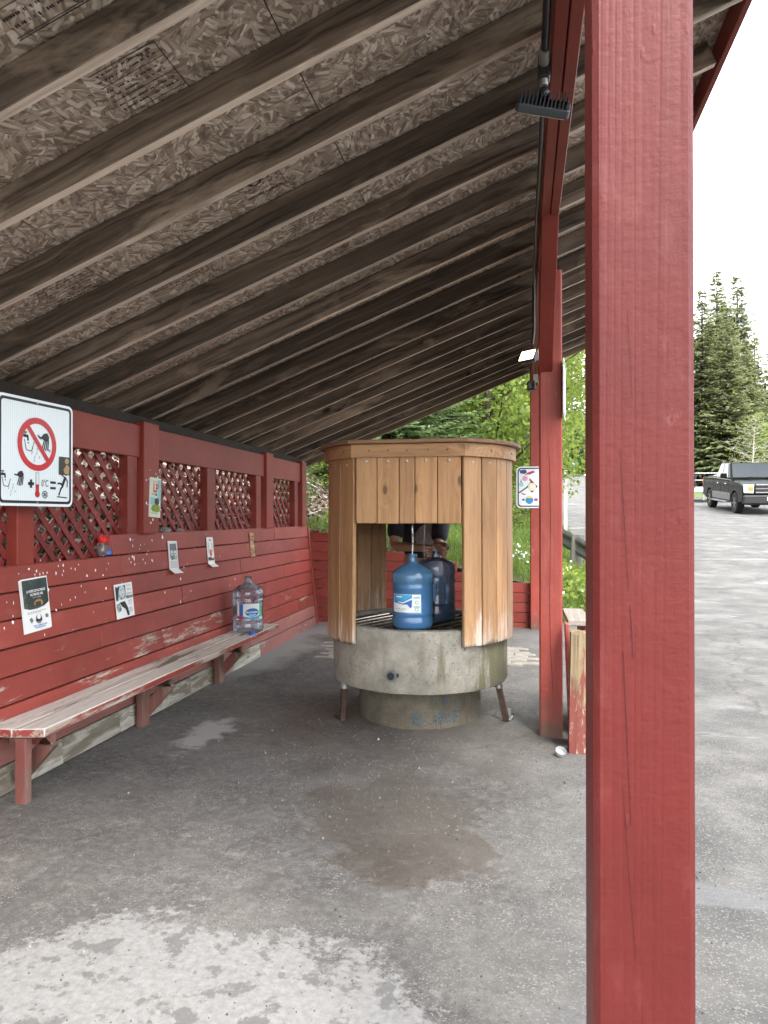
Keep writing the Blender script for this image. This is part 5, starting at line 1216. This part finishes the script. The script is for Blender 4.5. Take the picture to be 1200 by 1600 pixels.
mb = MB().lathe([(0.031, 0.085), (0.038, 0.105), (0.026, 0.118), (0.012, 0.13)], 12); mb.v = [tuple(Vector(p) * (1 + 0.2 * mnoise.noise(Vector(p) * 50))) for p in mb.v]; mb.build('bag_top', flatc('wrapper_red', (0.62, 0.03, 0.03), 0.4), bag)
MB().box((0.03, 0.01, 0.02), (0.04, 0.05, 0.03), Matrix.Rotation(0.5, 3, 'Z')).build('blue_print', flatc('wrapper_blue', (0.05, 0.15, 0.5), 0.4), bag, bevel=0.006)
def rock(loc, r, label):
    bm = bmesh.new(); bmesh.ops.create_icosphere(bm, subdivisions=3, radius=1)
    for v in bm.verts: v.co = Vector((v.co.x * 1.5, v.co.y * 1.9, v.co.z * 0.9)) * r * (1 + 0.3 * mnoise.noise(v.co * 1.4))
    me = bpy.data.meshes.new('rock'); bm.to_mesh(me); bm.free(); me.materials.append(plain('grey_stone', (0.17, 0.16, 0.15), 0.9, 0, 0.3, 30, 0.5)); o = link('rock', me); o.location = loc; tag(o, label, 'stone')
rock((-2.66, 4.98, 1.27), 0.030, 'small grey stone on the wall ledge beside the lattice post')
rock((-2.66, 5.22, 1.265), 0.022, 'smaller grey stone on the wall ledge, farther from the lattice post')
# ------------------------------------------------------------------ beyond the shelter
def at(px, d):
    xr = (px - 600) / 1109 * d; c_, s_ = math.cos(YAW), math.sin(YAW)
    return xr * c_ - d * s_, xr * s_ + d * c_
def land(x, y):
    return max(zg(x, y), hill_z(x, y) if (x < -2.72 or (y > 8.72 and x < 2.8)) else -9)
# grassy verges beyond the yard
s = NT('verge_grass'); o = s.obj(0); nn = s.noise(o, 3, 6, 0.7)
M_verge = s.bsdf(s.ramp(nn, [(0.3, (0.05, 0.085, 0.02)), (0.7, (0.12, 0.17, 0.045))]), 0.95, s.bump(nn, 0.6, 0.05))
v1 = link('field', grid_mesh('field', [9, 14, 20, 30, 50, 90, 200], [42, 50, 60, 80, 110, 150, 300], lambda x, y: ground_z(x, y) + 0.06 + 0.1 * mnoise.noise(Vector((x * .3, y * .3, 0))) + 0.02 * max(0, x - 14), M_verge)); tag(v1, kind='structure')
v2 = link('field', grid_mesh('field', [-60, -20, 0, 5, 9], [112, 118, 130, 150, 300], lambda x, y: ground_z(x, y) + 0.08 + 0.05 * max(0, y - 114), M_verge)); tag(v2, kind='structure')

M_bark = wood_mat('bark', (0.045, 0.036, 0.028), (0.14, 0.115, 0.092), 'Z', 0.9, 0.2, grain=18, bump=0.8)
M_birch = wood_mat('pale_bark', (0.20, 0.18, 0.155), (0.48, 0.45, 0.40), 'Z', 0.85, 0.4, grain=18, bump=0.4)
M_leaf_bright = leaf_mat('bright_leaf', (0.075, 0.125, 0.020), (0.175, 0.255, 0.042), (0.33, 0.40, 0.085), 0.5)
M_leaf_mid = leaf_mat('mid_leaf', (0.035, 0.072, 0.020), (0.085, 0.145, 0.040), (0.19, 0.27, 0.075), 0.4)
M_needle = leaf_mat('spruce_needle', (0.085, 0.105, 0.055), (0.19, 0.22, 0.105), (0.32, 0.34, 0.17), 0.35)
M_cedar_leaf = leaf_mat('cedar_leaf', (0.06, 0.11, 0.045), (0.13, 0.21, 0.085), (0.26, 0.34, 0.15), 0.4)

def leafy_tree(seed, h, cr, nleaf, lsize, tr, mleaf, mbark, base=0.25, clumps=46, lean=0.1, sparse=1.0):
    r = np.random.default_rng(seed); rd_ = random.Random(seed)
    mb = MB(); top = Vector((rd_.uniform(-lean, lean) * h, rd_.uniform(-lean, lean) * h, h * 0.95))
    tp = [Vector((0, 0, -0.3))] + [top * (t) + Vector((rd_.uniform(-.04, .04) * h * t, rd_.uniform(-.04, .04) * h * t, 0)) for t in (0.12, 0.28, 0.45, 0.62, 0.8, 1.0)]
    mb.tube(tp, [tr * 1.3, tr, tr * .85, tr * .7, tr * .5, tr * .3, tr * .08], 8)
    C = []
    for k in range(clumps):
        t = base + (1 - base) * (k + 0.5) / clumps; a = k * 2.399 + rd_.uniform(-.4, .4)
        prof = math.sin(min(1, (t - base) / (1 - base) * 0.86 + 0.14) * math.pi) ** 0.6
        L = cr * prof * rd_.uniform(0.45, 1.1)
        i = t * 6; i0 = min(5, int(i)); p0 = tp[i0].lerp(tp[i0 + 1], min(1, i - i0)) if i0 > 0 else tp[1] * t * 6
        p1 = p0 + Vector((math.cos(a) * L, math.sin(a) * L, L * rd_.uniform(0.1, 0.55)))
        pm = p0.lerp(p1, 0.5) + Vector((0, 0, -0.05 * L))
        b0 = tr * 0.42 * (1.15 - t)
        mb.tube([p0, pm, p1], [max(.012, b0), max(.008, b0 * .6), .005], 5, cap=False)
        for q in range(3):
            w = pm.lerp(p1, rd_.uniform(0, .9)); e_ = w + Vector((rd_.uniform(-1, 1), rd_.uniform(-1, 1), rd_.uniform(-.2, .8))) * L * 0.4
            mb.tube([w, e_], [.010, .003], 4, cap=False); C.append((e_, 0.24 * cr * rd_.uniform(.6, 1.2)))
        C.append((p1, 0.30 * cr * rd_.uniform(.7, 1.2))); C.append((pm.lerp(p1, .5), 0.26 * cr))
    cs = np.array([c[0] for c in C]); cr_ = np.array([c[1] for c in C])
    k = r.integers(0, len(C), nleaf); P = cs[k] + r.normal(size=(nleaf, 3)) * (cr_[k] * 0.5)[:, None] * np.array([1, 1, .75])
    tone = r.uniform(0, 1, len(C)); tint = np.clip(0.55 * tone[k] + 0.45 * r.uniform(0, 1, nleaf), 0, 1)
    return mb.mesh('trunk', mbark, smooth=50), quads('crown', leaf_quads(P, lsize, r), mleaf, tint)
def spruce(seed, h, cr, mleaf=None, dens=1.0, ls=1.0):
    r = np.random.default_rng(seed); rd_ = random.Random(seed); mb = MB()
    mb.tube([(0, 0, -0.3), (0, 0, h * 0.5), (0, 0, h)], [0.018 * h, 0.011 * h, 0.01], 8)
    Q = []; T = []
    z = h * 0.06
    while z < h * 0.985:
        t = z / h; L0 = cr * (1 - t) ** 0.80 * (0.55 + 0.45 * min(1, t / 0.12)) + 0.22
        nb = int((8 if t < .8 else 6) * dens) + 1
        for b in range(nb):
            a = rd_.uniform(0, 6.283); L = L0 * rd_.uniform(0.55, 1.12); droop = rd_.uniform(-.42, -.10) + 0.45 * t
            d = Vector((math.cos(a), math.sin(a), droop)).normalized(); sd = Vector((-d.y, d.x, 0)).normalized()
            tone = rd_.uniform(0, 1)
            if rd_.random() < .25: mb.tube([(0, 0, z), Vector((0, 0, z)) + d * L * .8], [.03, .008], 4, cap=False)
            ns = max(3, int(L / 0.22 / ls))
            for i in range(ns):
                f = (i + rd_.random()) / ns
                if f < 0.12: continue
                p = Vector((0, 0, z)) + d * L * f + Vector((0, 0, 0.10 * L * f * f))
                for s_ in (-1, 1):
                    tw = (sd * s_ * rd_.uniform(.5, 1) + d * rd_.uniform(.5, 1.0) + Vector((0, 0, rd_.uniform(-.55, .1)))).normalized()
                    ln = (0.34 + 0.50 * (1 - f)) * rd_.uniform(.7, 1.25) * (0.30 + 0.70 * L / cr) * ls
                    wv = tw.cross(Vector((rd_.uniform(-.5, .5), rd_.uniform(-.5, .5), 1))).normalized() * ln * rd_.uniform(.20, .36)
                    Q.append((p, p + tw * ln * .5 + wv, p + tw * ln, p + tw * ln * .5 - wv)); T.append(min(1, max(0, .5 * tone + .5 * rd_.random())))
        z += h * rd_.uniform(0.006, 0.015)
    return mb.mesh('trunk', M_bark, smooth=50), quads('crown', np.array([[tuple(v) for v in q] for q in Q]), mleaf or M_needle, T)
def plant_tree(kind, meshes, x, y, rz, sc, label, cat='tree', group=None, dz=0.0):
    e = empty(kind, (x, y, land(x, y) + dz), rz, label, cat, group); e.scale = (sc, sc, sc)
    link('trunk', meshes[0], e); link('crown', meshes[1], e); return e
TB1 = leafy_tree(11, 7.0, 2.9, 24000, 0.115, 0.11, M_leaf_bright, M_bark, 0.16, 52)
TB2 = leafy_tree(12, 8.0, 2.6, 22000, 0.115, 0.12, M_leaf_bright, M_bark, 0.12, 50)
TS = leafy_tree(13, 9.5, 3.6, 1900, 0.075, 0.11, M_leaf_bright, M_bark, 0.36, 56)
TM = leafy_tree(14, 10.0, 3.2, 9000, 0.20, 0.16, M_leaf_mid, M_bark, 0.22, 50)
TF = leafy_tree(15, 8.0, 3.4, 4200, 0.42, 0.15, M_leaf_mid, M_bark, 0.10, 46)
TC = spruce(21, 6.0, 2.1, M_cedar_leaf, 1.6, 0.34)
SP1 = spruce(31, 15.8, 3.5, None, 1.15); SP2 = spruce(32, 14.8, 3.2, None, 1.15)
gB = 'leafy trees behind the fountain'
for px, d, m, sc, rz, lab, kind in (
    (770, 16.0, TB1, 1.0, 0.3, 'bright green leafy tree directly behind the fountain hood, right of centre', 'leafy_tree'),
    (690, 17.5, TB2, 1.0, 1.9, 'bright green leafy tree behind the fountain hood, left of the brightest one', 'leafy_tree'),
    (815, 19.5, TB2, 0.95, 3.6, 'bright green leafy tree just left of the fountain post', 'leafy_tree'),
    (735, 22.0, TB1, 1.25, 5.0, 'taller green tree farther back behind the fountain', 'leafy_tree'),
    (868, 21.0, TS, 1.0, 0.8, 'thinly leaved tree with bare twigs against the sky beside the fountain post', 'sparse_tree'),
    (948, 25.0, TS, 1.0, 2.6, 'thinly leaved tree with twigs reaching between the two red posts', 'sparse_tree'),
    (640, 26.0, TM, 1.0, 1.2, 'dark green leafy tree high on the slope behind the fountain', 'leafy_tree')):
    x, y = at(px, d); plant_tree(kind, m, x, y, rz, sc, lab, group=gB)
for px, d, sc, rz, lab in ((612, 13.5, 0.80, 0.4, 'low dark evergreen behind the left edge of the fountain hood'), (655, 14.5, 0.85, 2.2, 'low dark evergreen behind the middle of the fountain hood'), (560, 15.0, 1.0, 4.0, 'dark evergreen on the slope above the far wall corner')):
    x, y = at(px, d); plant_tree('evergreen_tree', TC, x, y, rz, sc, lab, group='evergreens on the slope')
for x, y, sc, rz, lab in ((-5.6, 10.6, 0.85, .5, 'leafy tree on the slope just past the lattice wall end'), (-9.5, 13.0, 1.1, 1, 'large tree high on the slope past the wall'), (-8.5, 17, 1.0, 3, 'leafy tree far up the slope behind the shelter')):
    plant_tree('leafy_tree', TM, x, y, rz, sc, lab, group='trees on the left slope')
gS = 'tall spruces behind the pickup'
for px, d, m, sc, rz, lab in ((1121, 52, SP1, 1.02, 0.2, 'tallest spruce behind the pickup truck'), (1153, 54, SP2, 1.10, 1.4, 'slender spruce just right of the tallest one'), (1098, 50, SP2, 0.96, 2.5, 'spruce nearest the right edge of the big red post'), (1137, 48, SP1, 0.80, 3.3, 'shorter spruce in front between the two tallest'), (1180, 60, SP2, 0.85, 4.2, 'lower spruce at the right edge of the picture'), (1070, 55, SP1, 0.95, 5.0, 'spruce hidden mostly behind the big red post'), (1128, 57, SP2, 1.06, 5.7, 'spruce behind the two tallest, filling the gap between them'), (1165, 50, SP2, 0.72, 2.9, 'short full spruce right of the tallest ones'), (1215, 58, SP1, 0.9, 0.9, 'spruce just past the right edge')):
    x, y = at(px, d); plant_tree('spruce_tree', m, x, y, rz, sc, lab, group=gS)
for k, (px, d, sc) in enumerate(((850, 118, 1.0), (878, 122, 1.25), (902, 120, 1.1), (925, 126, 1.3), (960, 116, 1.2), (1000, 110, 1.2), (1040, 100, 1.1), (885, 135, 1.6), (912, 140, 1.7), (820, 100, 1.2), (790, 92, 1.2))):
    x, y = at(px, d); plant_tree('far_tree', TF, x, y, k * 1.3, sc, 'far green roadside tree in the tree line at the end of the road', group='tree line along the far road')
# pale bare-branched shrubs behind the truck
TBr = leafy_tree(41, 5.2, 2.0, 420, 0.14, 0.06, M_leaf_bright, M_birch, 0.08, 70, 0.15)
TBu = leafy_tree(42, 4.6, 2.2, 3800, 0.16, 0.06, M_leaf_bright, M_bark, 0.05, 46)
for px, d, m, sc, rz, lab in ((1172, 44, TBr, 1.0, 1, 'pale bare-branched shrub above the pickup roof'), (1194, 47, TBu, 0.95, 2, 'bright leafy shrub at the right edge above the pickup')):
    x, y = at(px, d); plant_tree('shrub', m, x, y, rz, sc, lab, 'shrub', 'shrubs behind the pickup')
# bushes and ferns on the slope past the wall
BU = leafy_tree(51, 1.3, 0.75, 1500, 0.075, 0.015, M_leaf_mid, M_bark, 0.02, 30)
BU2 = leafy_tree(52, 1.2, 0.8, 1500, 0.085, 0.015, M_leaf_bright, M_bark, 0.02, 30)
for k, (x, y, sc, m, lab) in enumerate(((-3.15, 9.6, 0.55, BU, 'low green bush at the end of the lattice wall'), (-3.9, 10.8, 0.8, BU, 'green bush on the slope past the lattice wall'), (-2.2, 10.4, 0.45, BU2, 'bright low bush above the far plank wall'), (-3.3, 12.6, 0.9, BU2, 'bright bush on the slope behind the far wall'), (-1.6, 13.2, 0.6, BU, 'green bush beyond the far wall, behind the hood'), (-4.8, 9.2, 0.9, BU, 'bush high on the leaf-strewn slope'), (0.2, 19.5, 0.9, BU2, 'bright bush by the grass edge behind the sticker sign'), (-1.2, 17.0, 1.0, BU, 'dark bush at the foot of the trees'), (-0.2, 15.2, 0.7, BU2, 'bright bush at the foot of the trees'))):
    plant_tree('bush', m, x, y, k * 1.1, sc, lab, 'bush', 'bushes on the slope')
# fallen leaves, twigs on the slope
def litter():
    n = 26000
    x = -2.74 - np.abs(rng.gamma(1.4, 1.1, n)); y = rng.uniform(2.0, 13.5, n)
    k = n // 6; x[:k] = rng.uniform(-2.7, -1.2, k); y[:k] = rng.uniform(8.85, 11.0, k)
    P = np.array([(a, b, land(a, b) + rng.uniform(0.005, 0.045)) for a, b in zip(x, y)])
    q = leaf_quads(P, 0.075, rng, 0.7, 0.6)
    return q, rng.uniform(0, 1, n)
q, t = litter()
s = NT('dead_leaf'); tt = s.n('ShaderNodeAttribute', out=2, attribute_name='tint')
M_dead = s.bsdf(s.ramp(tt, [(0, (0.045, 0.032, 0.022)), (0.5, (0.14, 0.10, 0.07)), (0.85, (0.21, 0.165, 0.125)), (1, (0.32, 0.27, 0.22))]), 0.8)
o = link('leaf_litter', quads('leaf_litter', q, M_dead, t)); tag(o, 'brown dead leaves covering the slope behind the lattice', 'leaves', kind='stuff')
mb = MB()
for _ in range(260):
    x = -2.8 - abs(random.gammavariate(1.5, 1.2)); y = random.uniform(2, 13); z = land(x, y) + 0.03; a = random.uniform(0, 6.28); L = random.uniform(.15, .6)
    mb.tube([(x, y, z), (x + L * math.cos(a), y + L * math.sin(a), land(x + L * math.cos(a), y + L * math.sin(a)) + random.uniform(0.02, 0.12))], [.007, .004], 4)
tag(mb.build('twigs', M_birch), 'pale fallen twigs lying over the slope', 'twigs', kind='stuff')
# grass on the bank behind the far wall
def grass():
    n = 46000
    y = 8.78 + rng.gamma(1.5, 2.8, n); y = np.where(y > 26, rng.uniform(8.8, 20, n), y)
    x = rng.uniform(-2.9, 2.3, n)
    z = np.array([land(a, b) for a, b in zip(x, y)])
    ok = np.array([hill_z(a, b) > zg(a, b) + 0.01 for a, b in zip(x, y)]); x, y, z = x[ok], y[ok], z[ok]; n = len(x)
    h = rng.uniform(.06, .19, n) * (0.7 + 0.03 * (y - 8)); a = rng.uniform(0, 6.28, n); w = rng.uniform(.004, .009, n) * (1 + 0.10 * (y - 8.8))
    lx, ly = rng.normal(0, .4, n) * h, rng.normal(0, .4, n) * h
    dx, dy = np.cos(a) * w, np.sin(a) * w
    V = np.stack([np.stack([x - dx, y - dy, z - .01], 1), np.stack([x + dx, y + dy, z - .01], 1), np.stack([x + lx * .6 + dx * .7, y + ly * .6 + dy * .7, z + h * .65], 1), np.stack([x + lx, y + ly, z + h], 1)], 1)
    return V, np.clip(rng.normal(.5, .25, n), 0, 1)
V, t = grass()
o = link('grass', quads('grass', V, leaf_mat('grass_blade', (0.055, 0.10, 0.016), (0.115, 0.185, 0.030), (0.22, 0.29, 0.065), 0.4), t)); tag(o, 'bright green grass growing on the bank behind the far wall', 'grass', kind='stuff')
P = []
for _ in range(170):
    x, y = random.gauss(0.05, .35), random.gauss(10.3, 0.6)
    if random.random() < .35: x, y = random.uniform(-2, 1.4), random.uniform(9, 14)
    if y > 8.85: P.append((x, y, land(x, y) + random.uniform(.10, .2)))
o = link('wildflowers', quads('wildflowers', leaf_quads(np.array(P), 0.035, rng, 1.0), M_paper, np.zeros(len(P)))); tag(o, 'small white wildflowers scattered through the grass bank', 'flowers', kind='stuff')
# broad weeds at the foot of the bank near the post
V = []
for _ in range(900):
    x, y = random.uniform(0.3, 1.5), random.uniform(8.9, 11.5); V.append((x, y, land(x, y) + random.uniform(.02, .16)))
o = link('weeds', quads('weeds', leaf_quads(np.array(V), 0.09, rng, 0.55), M_leaf_bright, rng.uniform(0, 1, len(V)))); tag(o, 'broad leaved weeds at the foot of the grass bank', 'weeds', kind='stuff')

# guard rail, marker post, road sign
GR = empty('guard_rail', (0, 0, 0), 0, 'weathered guard rail with timber posts on the grass bank', 'guard rail')
M_gpost = wood_mat('grey_post_wood', (0.13, 0.125, 0.11), (0.30, 0.29, 0.26), 'Z', 0.9, 0.4, grain=30, bump=0.7)
p0 = Vector((*at(872, 12.6), 0)); p1 = Vector((*at(901, 12.0), 0)); p2 = Vector((*at(960, 11.2), 0))
for p, lean in ((p1, 3), (p0 + (p0 - p1) * 0.4, 0), (p2, -2)):
    z = land(p.x, p.y); plank('post', (p.x, p.y, z + 0.27), (0.20, 0.20, 0.66), M_gpost, GR, Matrix.Rotation(R(lean), 3, 'Y'), 0.012)
a = p0 + (p0 - p1) * 1.2; b = p2
mb = MB(); n = 9; prof = [(0, 0.0), (0.03, 0.05), (0.03, 0.09), (-0.02, 0.14), (-0.02, 0.17), (0.03, 0.22), (0.03, 0.26), (0, 0.31)]
dirv = (b - a).normalized(); nrm = Vector((dirv.y, -dirv.x, 0))
for k, (q, zz) in enumerate(((a, land(a.x, a.y) + 0.30), (b, land(b.x, b.y) + 0.30))): mb.v += [tuple(q + nrm * (0.14 + u) + Vector((0, 0, zz + v))) for u, v in prof]
mb.f = [(i, i + 1, len(prof) + i + 1, len(prof) + i) for i in range(len(prof) - 1)]; mb.mi = [0] * len(mb.f)
mb.build('rail', plain('dull_steel', (0.15, 0.155, 0.15), 0.55, 0.5), GR, smooth=50)
x, y = at(883.5, 19); mk = empty('marker_post', (x, y, land(x, y)), 0, 'slim white marker post by the roadside', 'post')
MB().box((0, 0, 0.85), (0.085, 0.05, 1.75)).build('post', M_white, mk, bevel=0.01); MB().box((-0.03, 0, 1.84), (0.10, 0.02, 0.04), Matrix.Rotation(R(12), 3, 'Y')).build('post_cap', M_galv, mk)
x, y = at(897, 60); rs = empty('road_sign', (x, y, land(x, y)), 0, 'small green round road sign on a pole beyond the yard', 'sign')
MB().tube([(0, 0, 0), (0, 0, 2.1)], 0.035, 8).build('pole', M_galv, rs); d_ = MB().lathe([(0.33, -0.012), (0.33, 0.012)], 24); d_.v = [(v_[0], v_[2] - 0.05, v_[1] + 2.0) for v_ in d_.v]; d_.build('disc', flatc('sign_green', (0.0, 0.22, 0.19), 0.4), rs)
mb = MB(); mb.prism([(-0.15, -0.05), (0.0, 0.12), (0.16, 0.02), (0.05, -0.14)], 0, 0.004, Matrix.Translation((0, -0.064, 2.0)) @ FACE_NY.to_4x4()); mb.build('emblem', M_white, rs)
MB().box((0.0, -0.04, 1.35), (0.22, 0.01, 0.16)).build('tab', flatc('sign_yellow', (0.6, 0.5, 0.1)), rs)

# ------------------------------------------------------------------ pickup truck
M_car = plain('truck_paint', (0.010, 0.014, 0.011), 0.05, 0.0, 0.05, 3, 0, IOR=1.13)
M_silver = plain('truck_lower_silver', (0.22, 0.23, 0.24), 0.3, 0.6)
M_glass = plain('car_glass', (0.02, 0.026, 0.03), 0.03, 0, 0.05, 3, 0, Specular_IOR_Level=0.5)
M_tyre = plain('tyre_rubber', (0.012, 0.012, 0.012), 0.8); M_rim = plain('alloy_rim', (0.30, 0.30, 0.31), 0.3, 0.8); M_chrome = plain('chrome', (0.55, 0.56, 0.58), 0.15, 1.0)
TK = empty('pickup_truck', (0, 0, 0), 0, 'dark green-black pickup truck parked in the yard facing the camera', 'truck')
tx, ty = 8.99, 31.14
TK.matrix_local = Matrix.Translation((tx, ty, ground_z(tx, ty))) @ Matrix.Rotation(R(-90), 4, 'Z') @ Matrix.Rotation(0.0724, 4, 'Y')
SIDE = Matrix(((1, 0, 0, 0), (0, 0, 1, 0), (0, 1, 0, 0), (0, 0, 0, 1)))    # local (x,z) polygon extruded along y
def arch(cx, r=0.47, z0=0.42, n=9): return [(cx + r * math.cos(a), max(z0, 0.40 + r * math.sin(a))) for a in [math.pi * i / n for i in range(n + 1)]]
low = [(-2.95, 0.55), (-2.95, 1.32), (-1.15, 1.34), (0.95, 1.30), (2.35, 1.22), (2.78, 1.10), (2.88, 0.85), (2.86, 0.48)] + arch(1.84) + arch(-1.84)
MB().prism(low, -0.99, 0.99, SIDE).build('body', M_car, TK, bevel=0.035, seg=2)
MB().prism([(0.98, 1.29), (2.30, 1.215), (2.62, 1.14), (2.62, 1.05), (0.98, 1.10)], -0.80, 0.80, SIDE).build('bonnet', M_car, TK, bevel=0.03)
mb = MB(); zb, zt = 1.30, 1.93
bot = [(-1.12, -0.93), (1.05, -0.93), (1.05, 0.93), (-1.12, 0.93)]; tp_ = [(-0.95, -0.74), (0.28, -0.74), (0.28, 0.74), (-0.95, 0.74)]
mb.add([(x, y, zb) for x, y in bot] + [(x, y, zt) for x, y in tp_], [(0, 3, 2, 1), (4, 5, 6, 7), (0, 1, 5, 4), (1, 2, 6, 5), (2, 3, 7, 6), (3, 0, 4, 7)]); cabn = mb.build('cab', M_car, TK, bevel=0.05, seg=2)
def quad_on(name, pts, mat, parent): return MB().add(pts, [(0, 1, 2, 3)]).build(name, mat, parent)
def lerp_face(a, b, c_, d, u0, u1, v0, v1, off):
    a, b, c_, d = map(Vector, (a, b, c_, d)); n = (b - a).cross(d - a).normalized() * off
    f = lambda u, v: a.lerp(b, u).lerp(d.lerp(c_, u), v) + n
    return [f(u0, v0), f(u1, v0), f(u1, v1), f(u0, v1)]
B = [(x, y, zb) for x, y in bot]; T = [(x, y, zt) for x, y in tp_]
quad_on('windscreen', lerp_face(B[1], B[2], T[2], T[1], .05, .95, .08, .94, .012), M_glass, cabn)
quad_on('rear_window', lerp_face(B[3], B[0], T[0], T[3], .1, .9, .15, .9, .012), M_glass, cabn)
for sgn in (0, 1):
    f = (B[0], B[1], T[1], T[0]) if sgn == 0 else (B[2], B[3], T[3], T[2])
    for u0, u1 in (((.09, .44), (.50, .88)) if sgn == 0 else ((.12, .50), (.56, .91))): quad_on('side_window', lerp_face(*f, u0, u1, .10, .90, .012), M_glass, cabn)
for y in (-1, 1):
    MB().box((0.0, y * 0.999, 0.62), (2.6, 0.012, 0.26)).build('rocker_panel', M_silver, TK, bevel=0.004)
    MB().box((0.0, y * 1.03, 0.40), (2.2, 0.14, 0.05)).build('running_board', M_silver, TK, bevel=0.01)
    for xx in (-0.20, 0.93): MB().box((xx - 0.25, y * 1.0, 1.10), (0.2, 0.04, 0.045)).build('door_handle', M_chrome, TK, bevel=0.01)
    for xx in (-1.13, -0.08, 1.02): MB().box((xx, y * 0.9925, 0.92), (0.012, 0.006, 0.72)).build('door_seam', M_black, TK)
    m_ = MB().box((0.88, y * 1.13, 1.42), (0.12, 0.24, 0.19)).build('mirror', M_car, TK, bevel=0.03); MB().box((0.86, y * 1.13, 1.525), (0.10, 0.22, 0.02)).build('mirror_cap', M_chrome, m_, bevel=0.006)
    for xx in (1.84, -1.84):
        w_ = empty('wheel'); w_.parent = TK; w_.location = (xx, y * 0.86, 0.40)
        t_ = MB().lathe([(0.25, -0.13), (0.37, -0.135), (0.40, -0.11), (0.40, 0.11), (0.37, 0.135), (0.25, 0.13)], 28, closed=True); t_.v = [(p[0], p[2], p[1]) for p in t_.v]; t_.build('tyre', M_tyre, w_, smooth=40)
        rm = MB().lathe([(0.255, -0.10), (0.255, 0.10)], 24); 
        rm.v = [(p[0], p[2], p[1]) for p in rm.v]; rm.build('rim', M_black, w_)
        sp = MB()
        for k in range(6): a = k * math.pi / 3; sp.bar((0, y * 0.115, 0), (0.25 * math.cos(a), y * 0.115, 0.25 * math.sin(a)), 0.06, 0.03, up=(0, 1, 0))
        sp.build('spokes', M_rim, w_)
    # front lamps
    MB().prism([(0.62, 0.80), (0.96, 0.82), (0.965, 1.12), (0.60, 1.13)], 0, 0.10, Matrix.Translation((2.80, 0, 0)) @ Matrix(((0, 0, 1, 0), (y, 0, 0, 0), (0, 1, 0, 0), (0, 0, 0, 1)))).build('headlight', plain('headlamp_glass', (0.72, 0.72, 0.70), 0.1, 0.2), TK, bevel=0.01)
    MB().box((2.905, y * 0.72, 0.97), (0.012, 0.17, 0.15)).build('turn_lamp', flatc('amber_lamp', (0.75, 0.28, 0.05), 0.2), TK, bevel=0.004)
    MB().box((2.905, y * 0.70, 0.64), (0.02, 0.42, 0.055)).build('fog_trim', M_chrome, TK, bevel=0.006)
    MB().box((-2.96, y * 0.88, 1.10), (0.03, 0.2, 0.34)).build('tail_lamp', flatc('tail_red', (0.4, 0.02, 0.02), 0.2), TK, bevel=0.006); MB().box((-2.86, y * 0.997, 1.12), (0.16, 0.012, 0.32)).build('tail_lamp_side', flatc('tail_red_side', (0.4, 0.02, 0.02), 0.2), TK)
gr_ = MB().box((2.885, 0, 0.97), (0.04, 1.16, 0.36)).build('grille', M_black, TK, bevel=0.02)
for zz in (0.83, 0.97, 1.11): MB().box((2.912, 0, zz), (0.02, 1.10, 0.045)).build('grille_bar', M_chrome if zz != 0.97 else M_silver, gr_, bevel=0.006)
MB().prism([(2.70, 0.40), (2.95, 0.42), (2.97, 0.72), (2.80, 0.74)], -0.97, 0.97, SIDE).build('bumper', plain('dark_bumper', (0.03, 0.03, 0.033), 0.5), TK, bevel=0.03); MB().box((2.975, 0, 0.60), (0.012, 0.36, 0.13)).build('number_plate', M_white, TK)
MB().box((-2.05, 0, 1.345), (1.6, 1.6, 0.02)).build('bed_cover', M_black, TK, bevel=0.005)
for y in (-0.4, 0.4): MB().bar((1.06, y - 0.3, 1.33), (1.0, y + 0.28, 1.37), 0.02, 0.02).build('wiper', M_black, TK)
MB().box((-0.2, 0, 0.45), (4.6, 1.3, 0.25)).build('chassis', M_black, TK)
# utility trailer behind it, at the edge of the big post
x, y = at(1098, 36); TR = empty('utility_trailer', (x, y, ground_z(x, y)), R(6), 'silver utility trailer with rails standing behind the pickup', 'trailer')
M_alu = plain('trailer_aluminium', (0.46, 0.48, 0.48), 0.4, 0.7)
MB().box((0, 0, 0.62), (1.8, 3.2, 0.07)).build('deck', M_alu, TR, bevel=0.01)
for yy in (-1.55, 0, 1.55):
    for xx in (-0.88, 0.88): MB().box((xx, yy, 0.98), (0.05, 0.05, 0.72)).build('upright', M_black, TR)
for xx in (-0.9, 0.9):
    for zz in (0.98, 1.32): MB().box((xx, 0, zz), (0.035, 3.2, 0.05)).build('rail', M_alu, TR)
for zz in (0.98, 1.32): MB().box((0, -1.6, zz), (1.8, 0.035, 0.05)).build('rail', M_alu, TR)
sp_ = MB().lathe([(0.20, -0.06), (0.25, -0.06), (0.25, 0.06), (0.20, 0.06)], 24, closed=True); sp_.v = [(p[0] + 0.1, p[2] - 1.68, p[1] + 1.0) for p in sp_.v]; sp_.build('spare_ring', M_galv, TR, smooth=40)
for xx in (-1.0, 1.0):
    w_ = MB().lathe([(0.18, -0.09), (0.31, -0.09), (0.33, -0.06), (0.33, 0.06), (0.31, 0.09), (0.18, 0.09)], 24, closed=True); w_.v = [(p[2] + xx, p[0], p[1] + 0.33) for p in w_.v]; w_.build('wheel', M_tyre, TR, smooth=40)
MB().box((0, -1.62, 0.50), (1.9, 0.03, 0.16)).build('front_board', M_white, TR)
for xx in (-0.5, 0.0, 0.5): MB().box((xx, -1.55, 0.33), (0.06, 0.06, 0.66)).build('prop_stand', M_galv, TR)
